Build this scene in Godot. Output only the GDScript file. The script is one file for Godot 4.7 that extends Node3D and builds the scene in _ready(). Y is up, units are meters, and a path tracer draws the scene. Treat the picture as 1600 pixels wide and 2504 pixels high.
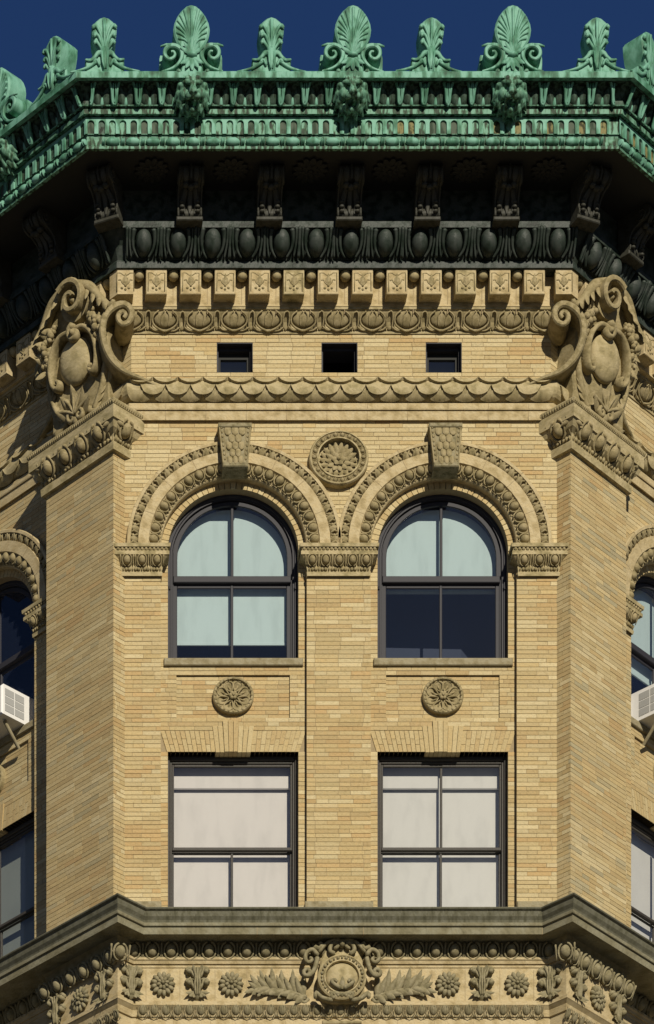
extends Node3D
# An octagonal corner tower of buff brick and terracotta under a green copper cornice.
# x runs along the front facade (0 = its middle), y is up, z points out of the front wall (z = 0) towards the street.

const K := 0.0048          # metres per photo pixel on the front wall
const D := 46.56           # camera to front wall
const PX0 := -285.0        # photo column straight ahead of the camera
const HP := 7252.0         # photo row of the horizon
const XC := -5.352
const EYE := 1.6
const SY := 0.955          # the arches are slightly flattened

var M := {}
var bld: Node3D
var rng := RandomNumberGenerator.new()
var FF := Transform3D.IDENTITY
var FL: Transform3D
var FR: Transform3D
var CL := Vector2(-2.442, 0.0)
var CR := Vector2(2.483, 0.0)
var TL := deg_to_rad(48.5)
var TR := deg_to_rad(45.0)
var OCT: Array
var SIDES: Array          # per corner: frame, pier geometry
var bricks: Array = []
var mortar: G
var walls: G

func Yv(py: float, z := 0.0) -> float:
	return EYE + (HP - py) * K * (D - z) / D
func Xv(px: float, z := 0.0) -> float:
	return XC + (px - PX0) * K * (D - z) / D
func W(px: float, py: float, z := 0.0) -> Vector3:
	return Vector3(Xv(px, z), Yv(py, z), z)
func lin(r: float, g: float, b: float) -> Color:
	return Color(r, g, b).linear_to_srgb()

# ---------------------------------------------------------------- mesh builder
class G:
	var st := SurfaceTool.new()
	var X := Transform3D.IDENTITY
	var done: ArrayMesh
	func _init() -> void:
		st.begin(Mesh.PRIMITIVE_TRIANGLES)
		st.set_smooth_group(-1)
		st.set_color(Color.WHITE)
	func smooth(on: bool) -> G:
		st.set_smooth_group(0 if on else -1)
		return self
	func color(c: Color) -> void:
		st.set_color(c)
	func tri(a: Vector3, b: Vector3, c: Vector3) -> void:
		st.add_vertex(X * a); st.add_vertex(X * b); st.add_vertex(X * c)
	func quad(a: Vector3, b: Vector3, c: Vector3, d: Vector3) -> void:
		tri(a, b, c); tri(a, c, d)
	func mesh() -> ArrayMesh:
		if done == null:
			st.generate_normals()
			done = st.commit()
		return done
	func hexa(p: Array) -> void:   # p: front lb, lt, rt, rb then back lb, lt, rt, rb
		quad(p[0], p[1], p[2], p[3]); quad(p[7], p[6], p[5], p[4])
		quad(p[4], p[5], p[1], p[0]); quad(p[3], p[2], p[6], p[7])
		quad(p[1], p[5], p[6], p[2]); quad(p[4], p[0], p[3], p[7])
	func box(x0: float, x1: float, y0: float, y1: float, z0: float, z1: float) -> void:
		hexa([Vector3(x0, y0, z1), Vector3(x0, y1, z1), Vector3(x1, y1, z1), Vector3(x1, y0, z1), Vector3(x0, y0, z0), Vector3(x0, y1, z0), Vector3(x1, y1, z0), Vector3(x1, y0, z0)])
	func bbox(x0: float, x1: float, y0: float, y1: float, z0: float, z1: float, b := 0.008) -> void:   # front edges chamfered
		var f := [Vector3(x0 + b, y0 + b, z1), Vector3(x0 + b, y1 - b, z1), Vector3(x1 - b, y1 - b, z1), Vector3(x1 - b, y0 + b, z1)]
		var m := [Vector3(x0, y0, z1 - b), Vector3(x0, y1, z1 - b), Vector3(x1, y1, z1 - b), Vector3(x1, y0, z1 - b)]
		var k := [Vector3(x0, y0, z0), Vector3(x0, y1, z0), Vector3(x1, y1, z0), Vector3(x1, y0, z0)]
		quad(f[0], f[1], f[2], f[3])
		for i in 4:
			var j := (i + 1) % 4
			quad(m[i], m[j], f[j], f[i]); quad(k[i], k[j], m[j], m[i])
	func ell(c: Vector3, r: Vector3, nu := 12, nv := 8, b := Basis.IDENTITY) -> void:
		smooth(true)
		var P := func(i: int, j: int) -> Vector3:
			var a := TAU * i / nu
			var t := PI * j / nv
			return c + b * Vector3(r.x * sin(t) * cos(a), r.y * cos(t), r.z * sin(t) * sin(a))
		for j in nv:
			for i in nu:
				if j > 0:
					tri(P.call(i, j), P.call(i + 1, j), P.call(i + 1, j + 1))
				if j < nv - 1 and j > 0:
					tri(P.call(i, j), P.call(i + 1, j + 1), P.call(i, j + 1))
				elif j == 0:
					tri(P.call(i, 0), P.call(i + 1, 1), P.call(i, 1))
		smooth(false)
	func tube(pts: Array, rad: Array, nrm := Vector3(0, 0, 1), flat := 1.0, seg := 6) -> void:
		smooth(true)
		var rings := []
		for i in pts.size():
			var t: Vector3 = (pts[mini(i + 1, pts.size() - 1)] - pts[maxi(i - 1, 0)]).normalized()
			var s := t.cross(nrm).normalized()
			var ring := []
			for k in seg:
				var a := TAU * k / seg
				ring.append(pts[i] + s * (cos(a) * rad[i]) + nrm * (sin(a) * rad[i] * flat))
			rings.append(ring)
		for i in pts.size() - 1:
			for k in seg:
				var m := (k + 1) % seg
				quad(rings[i][k], rings[i + 1][k], rings[i + 1][m], rings[i][m])
		smooth(false)
	func stroke(p: Array, r0: float, r1: float, flat := 1.0, seg := 6, z := 0.0) -> void:   # a tapered raised line through 2D points
		var c := []
		var rad := []
		for i in p.size():
			c.append(Vector3(p[i].x, p[i].y, z))
			rad.append(lerpf(r0, r1, i / float(p.size() - 1)))
		c.append(c[-1] + (c[-1] - c[-2]).normalized() * rad[-1] * 0.6)
		rad.append(0.0005)
		c.push_front(c[0] - (c[1] - c[0]).normalized() * rad[0] * 0.6)
		rad.push_front(0.0005)
		tube(c, rad, Vector3(0, 0, 1), flat, seg)
	func ribbon(p: Array, th: Array, z0: float, zf: float, taper := 0.0) -> void:   # a band through 2D points, th thick, from z0 to z1
		var a := []
		var b := []
		for i in p.size():
			var t: Vector2 = (p[mini(i + 1, p.size() - 1)] - p[maxi(i - 1, 0)]).normalized()
			var n: Vector2 = Vector2(-t.y, t.x) * (th[i] * 0.5)
			a.append(p[i] + n); b.append(p[i] - n)
		var e := 0.25
		for i in p.size() - 1:
			var f0 := zf - taper * clampf(1.0 - i / (0.35 * p.size()), 0.0, 1.0)
			var f1 := zf - taper * clampf(1.0 - (i + 1) / (0.35 * p.size()), 0.0, 1.0)
			var A0 := Vector3(a[i].x, a[i].y, f0)
			var A1 := Vector3(a[i + 1].x, a[i + 1].y, f1)
			var B0 := Vector3(b[i].x, b[i].y, f0)
			var B1 := Vector3(b[i + 1].x, b[i + 1].y, f1)
			var d := Vector3(0, 0, z0 - f0)
			var d1 := Vector3(0, 0, z0 - f1)
			var c0 := Vector3(0, 0, -e * th[i])
			var c1 := Vector3(0, 0, -e * th[i + 1])
			var Ai0 := A0.lerp(B0, 0.2); var Ai1 := A1.lerp(B1, 0.2)
			var Bi0 := B0.lerp(A0, 0.2); var Bi1 := B1.lerp(A1, 0.2)
			quad(Ai0, Ai1, Bi1, Bi0)
			quad(A0 + c0, A1 + c1, Ai1, Ai0); quad(Bi0, Bi1, B1 + c1, B0 + c0)
			smooth(true)
			quad(A0 + d, A1 + d1, A1 + c1, A0 + c0)
			smooth(true)
			quad(B0 + c0, B1 + c1, B1 + d1, B0 + d)
			smooth(false)
		for i in [0, p.size() - 1]:
			var z1 := zf - (taper if i == 0 else 0.0)
			var A := Vector3(a[i].x, a[i].y, z1)
			var B := Vector3(b[i].x, b[i].y, z1)
			quad(A, B, B + Vector3(0, 0, z0 - z1), A + Vector3(0, 0, z0 - z1))
	func lathe(c: Vector3, prof: Array, n := 24, sy := 1.0, ang := TAU, a0 := 0.0) -> void:   # prof: Vector2(radius, height along z)
		for j in prof.size() - 1:
			for i in n:
				var a := a0 + ang * i / n
				var b := a0 + ang * (i + 1) / n
				var P := func(r: Vector2, t: float) -> Vector3: return c + Vector3(r.x * cos(t), r.x * sin(t) * sy, r.y)
				quad(P.call(prof[j], a), P.call(prof[j + 1], a), P.call(prof[j + 1], b), P.call(prof[j], b))
	func prism(poly: PackedVector2Array, z0: float, z1: float, bev := 0.0, dome := 0.0) -> void:   # an outline with thickness; front edge chamfered
		var n := poly.size()
		var area := 0.0
		var mid := Vector2.ZERO
		for i in n:
			area += poly[i].cross(poly[(i + 1) % n])
			mid += poly[i] / n
		var inn := PackedVector2Array()
		for i in n:
			var t1 := (poly[i] - poly[(i + n - 1) % n]).normalized()
			var t2 := (poly[(i + 1) % n] - poly[i]).normalized()
			var nn := Vector2(-t1.y - t2.y, t1.x + t2.x).normalized() * signf(area)
			inn.append(poly[i] + nn * bev)
		for i in n:
			var j := (i + 1) % n
			var a := Vector3(poly[i].x, poly[i].y, z0)
			var b := Vector3(poly[j].x, poly[j].y, z0)
			var a1 := Vector3(poly[i].x, poly[i].y, z1 - bev)
			var b1 := Vector3(poly[j].x, poly[j].y, z1 - bev)
			smooth(true)
			quad(a, a1, b1, b)
			smooth(false)
			if bev > 0.0:
				quad(a1, Vector3(inn[i].x, inn[i].y, z1), Vector3(inn[j].x, inn[j].y, z1), b1)
		if dome > 0.0:
			smooth(true)
			for i in n:
				var j := (i + 1) % n
				var m1 := inn[i].lerp(mid, 0.5)
				var m2 := inn[j].lerp(mid, 0.5)
				quad(Vector3(inn[i].x, inn[i].y, z1), Vector3(m1.x, m1.y, z1 + dome * 0.75), Vector3(m2.x, m2.y, z1 + dome * 0.75), Vector3(inn[j].x, inn[j].y, z1))
				tri(Vector3(m1.x, m1.y, z1 + dome * 0.75), Vector3(mid.x, mid.y, z1 + dome), Vector3(m2.x, m2.y, z1 + dome * 0.75))
			smooth(false)
		else:
			var idx := Geometry2D.triangulate_polygon(inn)
			for i in range(0, idx.size(), 3):
				tri(Vector3(inn[idx[i]].x, inn[idx[i]].y, z1), Vector3(inn[idx[i + 1]].x, inn[idx[i + 1]].y, z1), Vector3(inn[idx[i + 2]].x, inn[idx[i + 2]].y, z1))
	func leaf(base: Vector3, dir: Vector3, nrm: Vector3, length: float, wid: float, lift := 0.0, ridge := 0.4, bend := 0.0) -> void:   # a domed blade with a midrib
		smooth(true)
		var side := dir.cross(nrm).normalized()
		var NT := 7
		var rows := []
		for i in NT + 1:
			var t := i / float(NT)
			var w := wid * 0.5 * pow(sin(PI * pow(clampf(t * 0.94 + 0.05, 0, 1), 0.85)), 0.75)
			var c := base + dir * (length * t) + nrm * (lift * t * t) + side * (bend * length * t * t)
			var row := []
			for s in [-1.0, -0.55, 0.0, 0.55, 1.0]:
				var h: float = ridge * w * (1.0 - s * s) * (1.0 if s == 0.0 else 1.12)
				row.append(c + side * (w * s) + nrm * h)
			rows.append(row)
		for i in NT:
			for k in 4:
				quad(rows[i][k], rows[i + 1][k], rows[i + 1][k + 1], rows[i][k + 1])
		smooth(false)

static func spiral(c: Vector2, r0: float, r1: float, a0: float, a1: float, n := 16) -> Array:
	var out := []
	for i in n + 1:
		var t := i / float(n)
		var r := lerpf(r0, r1, pow(t, 0.8))
		var a := lerpf(a0, a1, t)
		out.append(c + Vector2(cos(a), sin(a)) * r)
	return out

static func curve(pts: Array, n := 5) -> Array:   # a smooth line through the points
	var out := []
	for i in pts.size() - 1:
		var p0 = pts[maxi(i - 1, 0)]
		var p3 = pts[mini(i + 2, pts.size() - 1)]
		for k in n:
			out.append(pts[i].cubic_interpolate(pts[i + 1], p0, p3, k / float(n)))
	out.append(pts[-1])
	return out

func sweep(g: G, prof: Array, path: Array) -> void:   # prof: Vector2(out, y) from below upwards; path in plan from left to right
	var m := []
	for i in path.size():
		var t1: Vector2 = (path[i] - path[i - 1]).normalized() if i > 0 else Vector2.ZERO
		var t2: Vector2 = (path[i + 1] - path[i]).normalized() if i < path.size() - 1 else t1
		if i == 0:
			t1 = t2
		var n1 := Vector2(-t1.y, t1.x)
		var n2 := Vector2(-t2.y, t2.x)
		m.append((n1 + n2) / (1.0 + n1.dot(n2)))
	for j in prof.size() - 1:
		for i in path.size() - 1:
			var P := func(ii: int, jj: int) -> Vector3:
				var q: Vector2 = path[ii] + m[ii] * prof[jj].x
				return Vector3(q.x, prof[jj].y, q.y)
			g.quad(P.call(i, j), P.call(i, j + 1), P.call(i + 1, j + 1), P.call(i + 1, j))

func pr(rows: Array) -> Array:   # [[photo row, z], ...] -> profile points
	var out := []
	for r in rows:
		out.append(Vector2(r[1], Yv(r[0], r[1])))
	return out

# ---------------------------------------------------------------- nodes
func part(called: String, what, m: Material, parent: Node, at := Transform3D.IDENTITY, label := "") -> MeshInstance3D:
	var o := MeshInstance3D.new()
	o.name = called
	o.mesh = what.mesh() if what is G else what
	o.material_override = null
	for i in o.mesh.get_surface_count():
		o.set_surface_override_material(i, m)
	o.transform = at
	if label:
		o.set_meta("label", label)
	parent.add_child(o, true)
	return o
func hub(called: String, parent: Node, label := "", at := Transform3D.IDENTITY) -> Node3D:
	var o := Node3D.new()
	o.name = called
	o.transform = at
	if label:
		o.set_meta("label", label)
	parent.add_child(o, true)
	return o
func tag(o: Node, label: String, category: String, group := "", kind := "") -> void:
	o.set_meta("label", label)
	if category: o.set_meta("category", category)
	if group: o.set_meta("group", group)
	if kind: o.set_meta("kind", kind)
func at(F: Transform3D, u: float, y: float, n: float, b := Basis.IDENTITY) -> Transform3D:
	return F * Transform3D(b, Vector3(u, y, n))

# ---------------------------------------------------------------- materials
func noise(freq: float, ramp: Array, seed_: int, size := 512, oct := 4, type := FastNoiseLite.TYPE_SIMPLEX_SMOOTH) -> NoiseTexture2D:
	var n := FastNoiseLite.new()
	n.seed = seed_
	n.frequency = freq
	n.noise_type = type
	n.fractal_octaves = oct
	var t := NoiseTexture2D.new()
	t.width = size; t.height = size
	t.seamless = true
	t.noise = n
	if ramp:
		var gr := Gradient.new()
		var off := PackedFloat32Array()
		var cs := PackedColorArray()
		for r in ramp:
			off.append(r[0]); cs.append(r[1].linear_to_srgb())
		gr.offsets = off; gr.colors = cs
		t.color_ramp = gr
	return t
func grain(freq: float, seed_: int, bump := 6.0) -> NoiseTexture2D:
	var t := noise(freq, [], seed_, 512, 4)
	t.as_normal_map = true
	t.bump_strength = bump
	return t
func mat(called: String, c: Color, rough := 0.85, tex: Texture2D = null, scale := Vector3.ONE, nrm: Texture2D = null, nscale := 0.5) -> StandardMaterial3D:
	var m := StandardMaterial3D.new()
	m.resource_name = called
	m.albedo_color = c.linear_to_srgb()
	m.roughness = rough
	m.cull_mode = BaseMaterial3D.CULL_DISABLED
	m.metallic_specular = 0.35
	if tex or nrm:
		m.uv1_triplanar = true
		m.uv1_world_triplanar = true
		m.uv1_scale = scale
	if tex:
		m.albedo_texture = tex
	if nrm:
		m.normal_enabled = true
		m.normal_texture = nrm
		m.normal_scale = nscale
	M[called] = m
	return m
func materials() -> void:
	var g1 := grain(0.06, 11, 5.0)
	var weather := noise(0.012, [[0.0, Color(0.55, 0.52, 0.42)], [0.38, Color(0.86, 0.82, 0.74)], [0.6, Color(1, 1, 1)], [1.0, Color(1, 0.95, 0.86)]], 3)
	var weather2 := noise(0.02, [[0.0, Color(0.42, 0.42, 0.34)], [0.4, Color(0.78, 0.76, 0.66)], [0.65, Color(1, 1, 0.98)], [1.0, Color(1, 0.96, 0.88)]], 5)
	mat("terracotta", Color(0.47, 0.385, 0.225), 0.8, weather, Vector3(0.8, 0.8, 0.8), g1, 0.5)
	mat("carved", Color(0.325, 0.268, 0.152), 0.82, weather2, Vector3(0.9, 0.9, 0.9), g1, 0.6)
	mat("carved_pale", Color(0.42, 0.35, 0.205), 0.82, weather2, Vector3(0.6, 0.6, 0.6), g1, 0.5)
	mat("terracotta_rosy", Color(0.455, 0.345, 0.205), 0.8, weather, Vector3(0.8, 0.8, 0.8), g1, 0.5)
	mat("terracotta_green", Color(0.40, 0.36, 0.21), 0.8, weather2, Vector3(0.8, 0.8, 0.8), g1, 0.5)
	mat("carved_dark", Color(0.275, 0.24, 0.15), 0.85, weather2, Vector3(0.9, 0.9, 0.9), g1, 0.6)
	mat("stone_dark", Color(0.14, 0.135, 0.098), 0.85, weather2, Vector3(1.0, 0.5, 1.0), g1, 0.5)
	mat("stone", Color(0.23, 0.215, 0.145), 0.85, weather, Vector3(0.5, 0.35, 0.5), g1, 0.5)
	mat("sill_stone", Color(0.29, 0.255, 0.165), 0.85, weather, Vector3(1, 1, 1), g1, 0.5)
	var bf := noise(0.03, [[0.0, Color(0.8, 0.76, 0.68)], [0.5, Color(1, 1, 1)], [1.0, Color(1, 0.93, 0.82)]], 8)
	var b := mat("brick", Color(1, 1, 1), 0.85, bf, Vector3(1.4, 1.4, 1.4), g1, 0.5)
	b.vertex_color_use_as_albedo = true
	var tones := TONES
	for i in tones.size():
		mat("brick_tone_%d" % i, tones[i], 0.85, bf, Vector3(1.4, 1.4, 1.4), g1, 0.5)
	mat("mortar", Color(0.31, 0.245, 0.145), 0.95, bf, Vector3(2, 2, 2))
	# copper: pale verdigris, stained bands, and dark weathered sheet in the sheltered places
	var patina := noise(0.014, [[0.0, Color(0.10, 0.14, 0.10)], [0.36, Color(0.38, 0.52, 0.42)], [0.52, Color(0.85, 0.92, 0.9)], [0.72, Color(1.12, 1.05, 1.08)], [1.0, Color(0.85, 1.0, 0.95)]], 21)
	var streak := noise(0.02, [[0.0, Color(0.06, 0.045, 0.035)], [0.36, Color(0.15, 0.15, 0.10)], [0.45, Color(0.42, 0.5, 0.4)], [0.54, Color(0.9, 0.95, 0.92)], [0.78, Color(1.3, 1.15, 1.2)], [1.0, Color(0.85, 0.8, 0.5)]], 22)
	var g2 := grain(0.04, 31, 5.0)
	mat("copper", Color(0.18, 0.385, 0.292), 0.62, patina, Vector3(0.9, 0.35, 0.9), g2, 0.35)
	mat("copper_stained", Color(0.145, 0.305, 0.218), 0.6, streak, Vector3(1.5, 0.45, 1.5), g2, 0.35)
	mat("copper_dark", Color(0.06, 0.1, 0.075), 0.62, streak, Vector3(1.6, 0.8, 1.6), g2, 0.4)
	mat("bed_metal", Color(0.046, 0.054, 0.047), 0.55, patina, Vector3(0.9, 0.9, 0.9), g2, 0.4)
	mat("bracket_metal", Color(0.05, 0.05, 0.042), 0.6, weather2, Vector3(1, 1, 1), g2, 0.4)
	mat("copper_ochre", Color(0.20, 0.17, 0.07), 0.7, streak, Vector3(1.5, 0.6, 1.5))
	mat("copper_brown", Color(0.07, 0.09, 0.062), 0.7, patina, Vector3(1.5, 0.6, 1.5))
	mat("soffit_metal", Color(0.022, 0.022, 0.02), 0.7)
	mat("frame", Color(0.032, 0.031, 0.037), 0.6)
	var worn := noise(0.05, [[0.0, Color(0.5, 0.4, 0.35)], [0.55, Color(1, 0.95, 0.9)], [1.0, Color(0.7, 1.15, 1.0)]], 41)
	mat("old_frame", Color(0.06, 0.055, 0.05), 0.6, worn, Vector3(3, 1.2, 3))
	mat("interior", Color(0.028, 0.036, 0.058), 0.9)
	var folds := noise(0.012, [[0.0, Color(0.88, 0.88, 0.88)], [0.5, Color(0.98, 0.98, 0.98)], [1.0, Color(1, 1, 1)]], 61)
	mat("shade_cool", Color(0.37, 0.47, 0.47), 0.9, folds, Vector3(0.9, 0.2, 0.9))
	mat("shade_warm", Color(0.535, 0.51, 0.475), 0.9, folds, Vector3(0.7, 0.25, 0.7))
	mat("shade_dim", Color(0.21, 0.235, 0.21), 0.9, folds, Vector3(0.7, 0.25, 0.7))
	mat("shade_grey", Color(0.505, 0.5, 0.465), 0.9, folds, Vector3(0.7, 0.25, 0.7))
	mat("white_plastic", Color(0.74, 0.73, 0.71), 0.45)
	mat("grey_grille", Color(0.36, 0.36, 0.35), 0.5)
	mat("asphalt", Color(0.115, 0.11, 0.097), 0.95)
	var gl := StandardMaterial3D.new()
	gl.resource_name = "glass"
	gl.transparency = BaseMaterial3D.TRANSPARENCY_ALPHA
	gl.albedo_color = Color(0.55, 0.64, 0.85, 0.028)
	gl.roughness = 0.03
	gl.metallic_specular = 0.6
	gl.cull_mode = BaseMaterial3D.CULL_DISABLED
	M["glass"] = gl

# ---------------------------------------------------------------- ornament meshes (each faces +z, built once and shared)
func zp(list: Array, cx: float, cy: float, s: float) -> Array:   # [x, y, x, y ...] in the units of a tracing -> metres round (cx, cy)
	var out := []
	for i in range(0, list.size(), 2):
		out.append(Vector2((list[i] - cx) * s, (cy - list[i + 1]) * s))
	return out
func mirror(p: Array) -> Array:
	var out := []
	for q in p:
		out.append(Vector2(-q.x, q.y))
	return out
func both(right: Array) -> PackedVector2Array:   # a symmetric outline from its right half, top to bottom
	var out := PackedVector2Array(right)
	var n := right.size()
	for i in n:
		var q: Vector2 = right[n - 1 - i]
		if absf(q.x) > 0.0005:
			out.append(Vector2(-q.x, q.y))
	return out

func petals(g: G, c: Vector3, n: int, r0: float, r1: float, wid: float, lift: float, ridge: float, sy := 1.0, a0 := 0.0) -> void:
	for i in n:
		var a := TAU * i / n + a0
		var d := Vector3(cos(a), sin(a) * sy, 0)
		g.leaf(c + d * r0, d.normalized(), Vector3(0, 0, 1), (r1 - r0) * d.length(), wid, lift, ridge)

func egg_unit(rx: float, ry: float, rz: float, gap: float, husk := 0.3) -> ArrayMesh:   # egg in its husk with half a dart on each side; y is across the moulding
	var g := G.new()
	g.ell(Vector3(0, 0, rz * 0.1), Vector3(rx, ry, rz), 12, 8)
	for s in [-1.0, 1.0]:
		var p := []
		for i in 9:
			var a := lerpf(1.35, -1.45, i / 8.0)
			p.append(Vector2(s * rx * (1.28 + 0.0 * a) * cos(a * 0.92), ry * 1.22 * sin(a)))
		g.stroke(p, rx * husk * 0.75, rx * husk * 0.55, 1.6, 6, rz * 0.2)
		var q := []
		for i in 5:
			var t := i / 4.0
			q.append(Vector2(s * lerpf(gap * 0.5, gap * 0.46, t), lerpf(ry * 1.1, -ry * 1.15, t)))
		g.stroke(q, rx * 0.22, rx * 0.1, 1.3, 5, rz * 0.1)
	return g.mesh()

func waterleaf_unit(w: float, h: float, z := 0.02) -> ArrayMesh:   # a broad leaf drawn down to a point, a narrow loop and a drop between leaves
	var g := G.new()
	g.ell(Vector3(0, h * 0.1, -z * 0.5), Vector3(w * 0.33, h * 0.42, z * 1.6), 14, 8)
	for s in [-1.0, 1.0]:
		g.stroke(curve([Vector2(s * w * 0.03, h * 0.5), Vector2(s * w * 0.11, h * 0.25), Vector2(s * w * 0.09, -h * 0.25)], 4), w * 0.02, w * 0.014, 1.0, 5, z * 1.1)
		g.stroke(curve([Vector2(s * w * 0.2, h * 0.48), Vector2(s * w * 0.34, h * 0.25), Vector2(s * w * 0.35, -h * 0.1), Vector2(s * w * 0.22, -h * 0.34), Vector2(s * w * 0.01, -h * 0.5)], 4), w * 0.024, w * 0.03, 1.2, 6, z)
		g.stroke(curve([Vector2(s * w * 0.43, -h * 0.36), Vector2(s * w * 0.415, h * 0.1), Vector2(s * w * 0.44, h * 0.4), Vector2(s * w * 0.5, h * 0.47)], 4), w * 0.02, w * 0.024, 1.2, 5, z * 0.8)
		g.stroke(curve([Vector2(s * w * 0.42, -h * 0.3), Vector2(s * w * 0.3, -h * 0.45), Vector2(s * w * 0.12, -h * 0.48)], 3), w * 0.028, w * 0.022, 1.2, 5, z * 0.5)
		g.ell(Vector3(s * w * 0.49, -h * 0.34, z * 0.2), Vector3(w * 0.04, h * 0.12, z * 0.5), 7, 5)
	return g.mesh()

func large_antefix() -> Array:
	var s := 0.001203
	var body := G.new()
	var out := zp([255, 12, 300, 25, 350, 70, 390, 125, 418, 190, 428, 250, 420, 310, 396, 370, 360, 430, 345, 480, 350, 540, 360, 600, 362, 662], 255, 665, s)
	body.prism(both(out), -0.28, -0.012, 0.02)
	var pal := G.new()
	var heart := Vector2(0, 0.27)
	for i in 7:
		var a := deg_to_rad([90.0, 62.0, 41.0, 23.0, 6.0, -11.0, -29.0][i])
		for sg in ([1.0] if i == 0 else [-1.0, 1.0]):
			var tip := Vector2(cos(a) * 0.168 * sg, 0.505 + sin(a) * 0.235)
			var mid := heart.lerp(tip, 0.55) + Vector2(-0.012 * sg * cos(a), 0.035 * cos(a))
			pal.stroke(curve([heart.lerp(tip, 0.12), mid, tip], 5), 0.008, 0.019, 1.0, 6, -0.008)
	for i in 7:
		var a := deg_to_rad(15.0 + i * 25.0)
		pal.leaf(Vector3(0, 0.215, 0), Vector3(cos(a) * 0.7, sin(a), 0).normalized(), Vector3(0, 0, 1), 0.19 if i == 3 else 0.15, 0.05, 0.03, 0.5)
	pal.ell(Vector3(0, 0.19, 0.0), Vector3(0.062, 0.03, 0.05), 12, 6)
	for i in 5:
		var a := deg_to_rad(-90.0 + (i - 2) * 28.0)
		pal.leaf(Vector3(0, 0.175, 0), Vector3(cos(a), sin(a), 0), Vector3(0, 0, 1), 0.17 if i == 2 else 0.16, 0.06, 0.02, 0.45)
	var vol := G.new()
	var p := curve(zp([545, 660, 440, 625, 375, 570, 348, 505, 362, 445, 410, 412, 465, 412, 505, 450, 508, 500, 475, 535, 437, 530, 415, 500, 428, 470, 452, 472], 255, 665, s), 4)
	var th := []
	for i in p.size():
		var t := i / float(p.size() - 1)
		th.append(lerpf(0.016, 0.05, minf(t * 4.0, 1.0)) if t < 0.5 else lerpf(0.05, 0.022, (t - 0.5) * 2.0))
	vol.ribbon(p, th, -0.2, 0.012)
	vol.prism(PackedVector2Array(zp([400, 415, 545, 408, 552, 440, 550, 660, 420, 660, 380, 600, 352, 520, 352, 470], 255, 665, s)), -0.36, -0.16)
	vol.stroke(zp([455, 408, 500, 405, 548, 420], 255, 665, s), 0.02, 0.012, 1.0, 6, 0.0)
	return [body.mesh(), pal.mesh(), vol.mesh(), flip(vol.mesh())]

func small_antefix() -> Array:
	var s := 0.001203
	var body := G.new()
	var out := zp([1018, 128, 1060, 142, 1100, 175, 1138, 225, 1132, 300, 1112, 380, 1078, 440, 1062, 480, 1110, 525, 1160, 548, 1203, 540, 1200, 660], 1018, 665, s)
	body.prism(both(out), -0.28, -0.012, 0.018)
	var pal := G.new()
	for sg in [-1.0, 1.0]:
		for e in [[1020, 470, 1048, 330, 1078, 250, 1108, 222, 1124, 244], [1022, 480, 1045, 400, 1070, 330, 1100, 304, 1113, 325], [1024, 490, 1050, 440, 1075, 400, 1098, 372, 1110, 392]]:
			var q := curve(zp(e, 1018, 665, s), 4)
			pal.stroke(q if sg > 0 else mirror(q), 0.013, 0.024, 0.9, 6, 0.0)
		var w := curve(zp([1030, 500, 1075, 480, 1110, 520, 1150, 548, 1200, 545], 1018, 665, s), 4)
		pal.stroke(w if sg > 0 else mirror(w), 0.035, 0.014, 0.7, 6, 0.0)
		var hook := curve(zp([1070, 600, 1090, 560, 1110, 555, 1120, 575], 1018, 665, s), 4)
		pal.stroke(hook if sg > 0 else mirror(hook), 0.016, 0.02, 1.0, 6, 0.005)
		var roll := curve(zp([1105, 568, 1180, 618, 1260, 645, 1345, 662], 1018, 665, s), 4)
		pal.stroke(roll if sg > 0 else mirror(roll), 0.022, 0.01, 1.0, 6, 0.0)
	pal.stroke(zp([1018, 480, 1018, 300, 1018, 165], 1018, 665, s), 0.015, 0.02, 0.8, 6, 0.0)
	pal.stroke(zp([1018, 440, 1020, 560, 1024, 655], 1018, 665, s), 0.055, 0.03, 0.55, 8, 0.0)
	for x in [-0.035, 0.035]:
		pal.stroke([Vector2(x, 0.22), Vector2(x * 0.8, 0.1), Vector2(x * 0.3, 0.03)], 0.012, 0.01, 1.0, 5, 0.025)
	pal.ell(Vector3(0, 0.27, 0.01), Vector3(0.018, 0.02, 0.025), 8, 6)
	return [body.mesh(), pal.mesh()]

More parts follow.
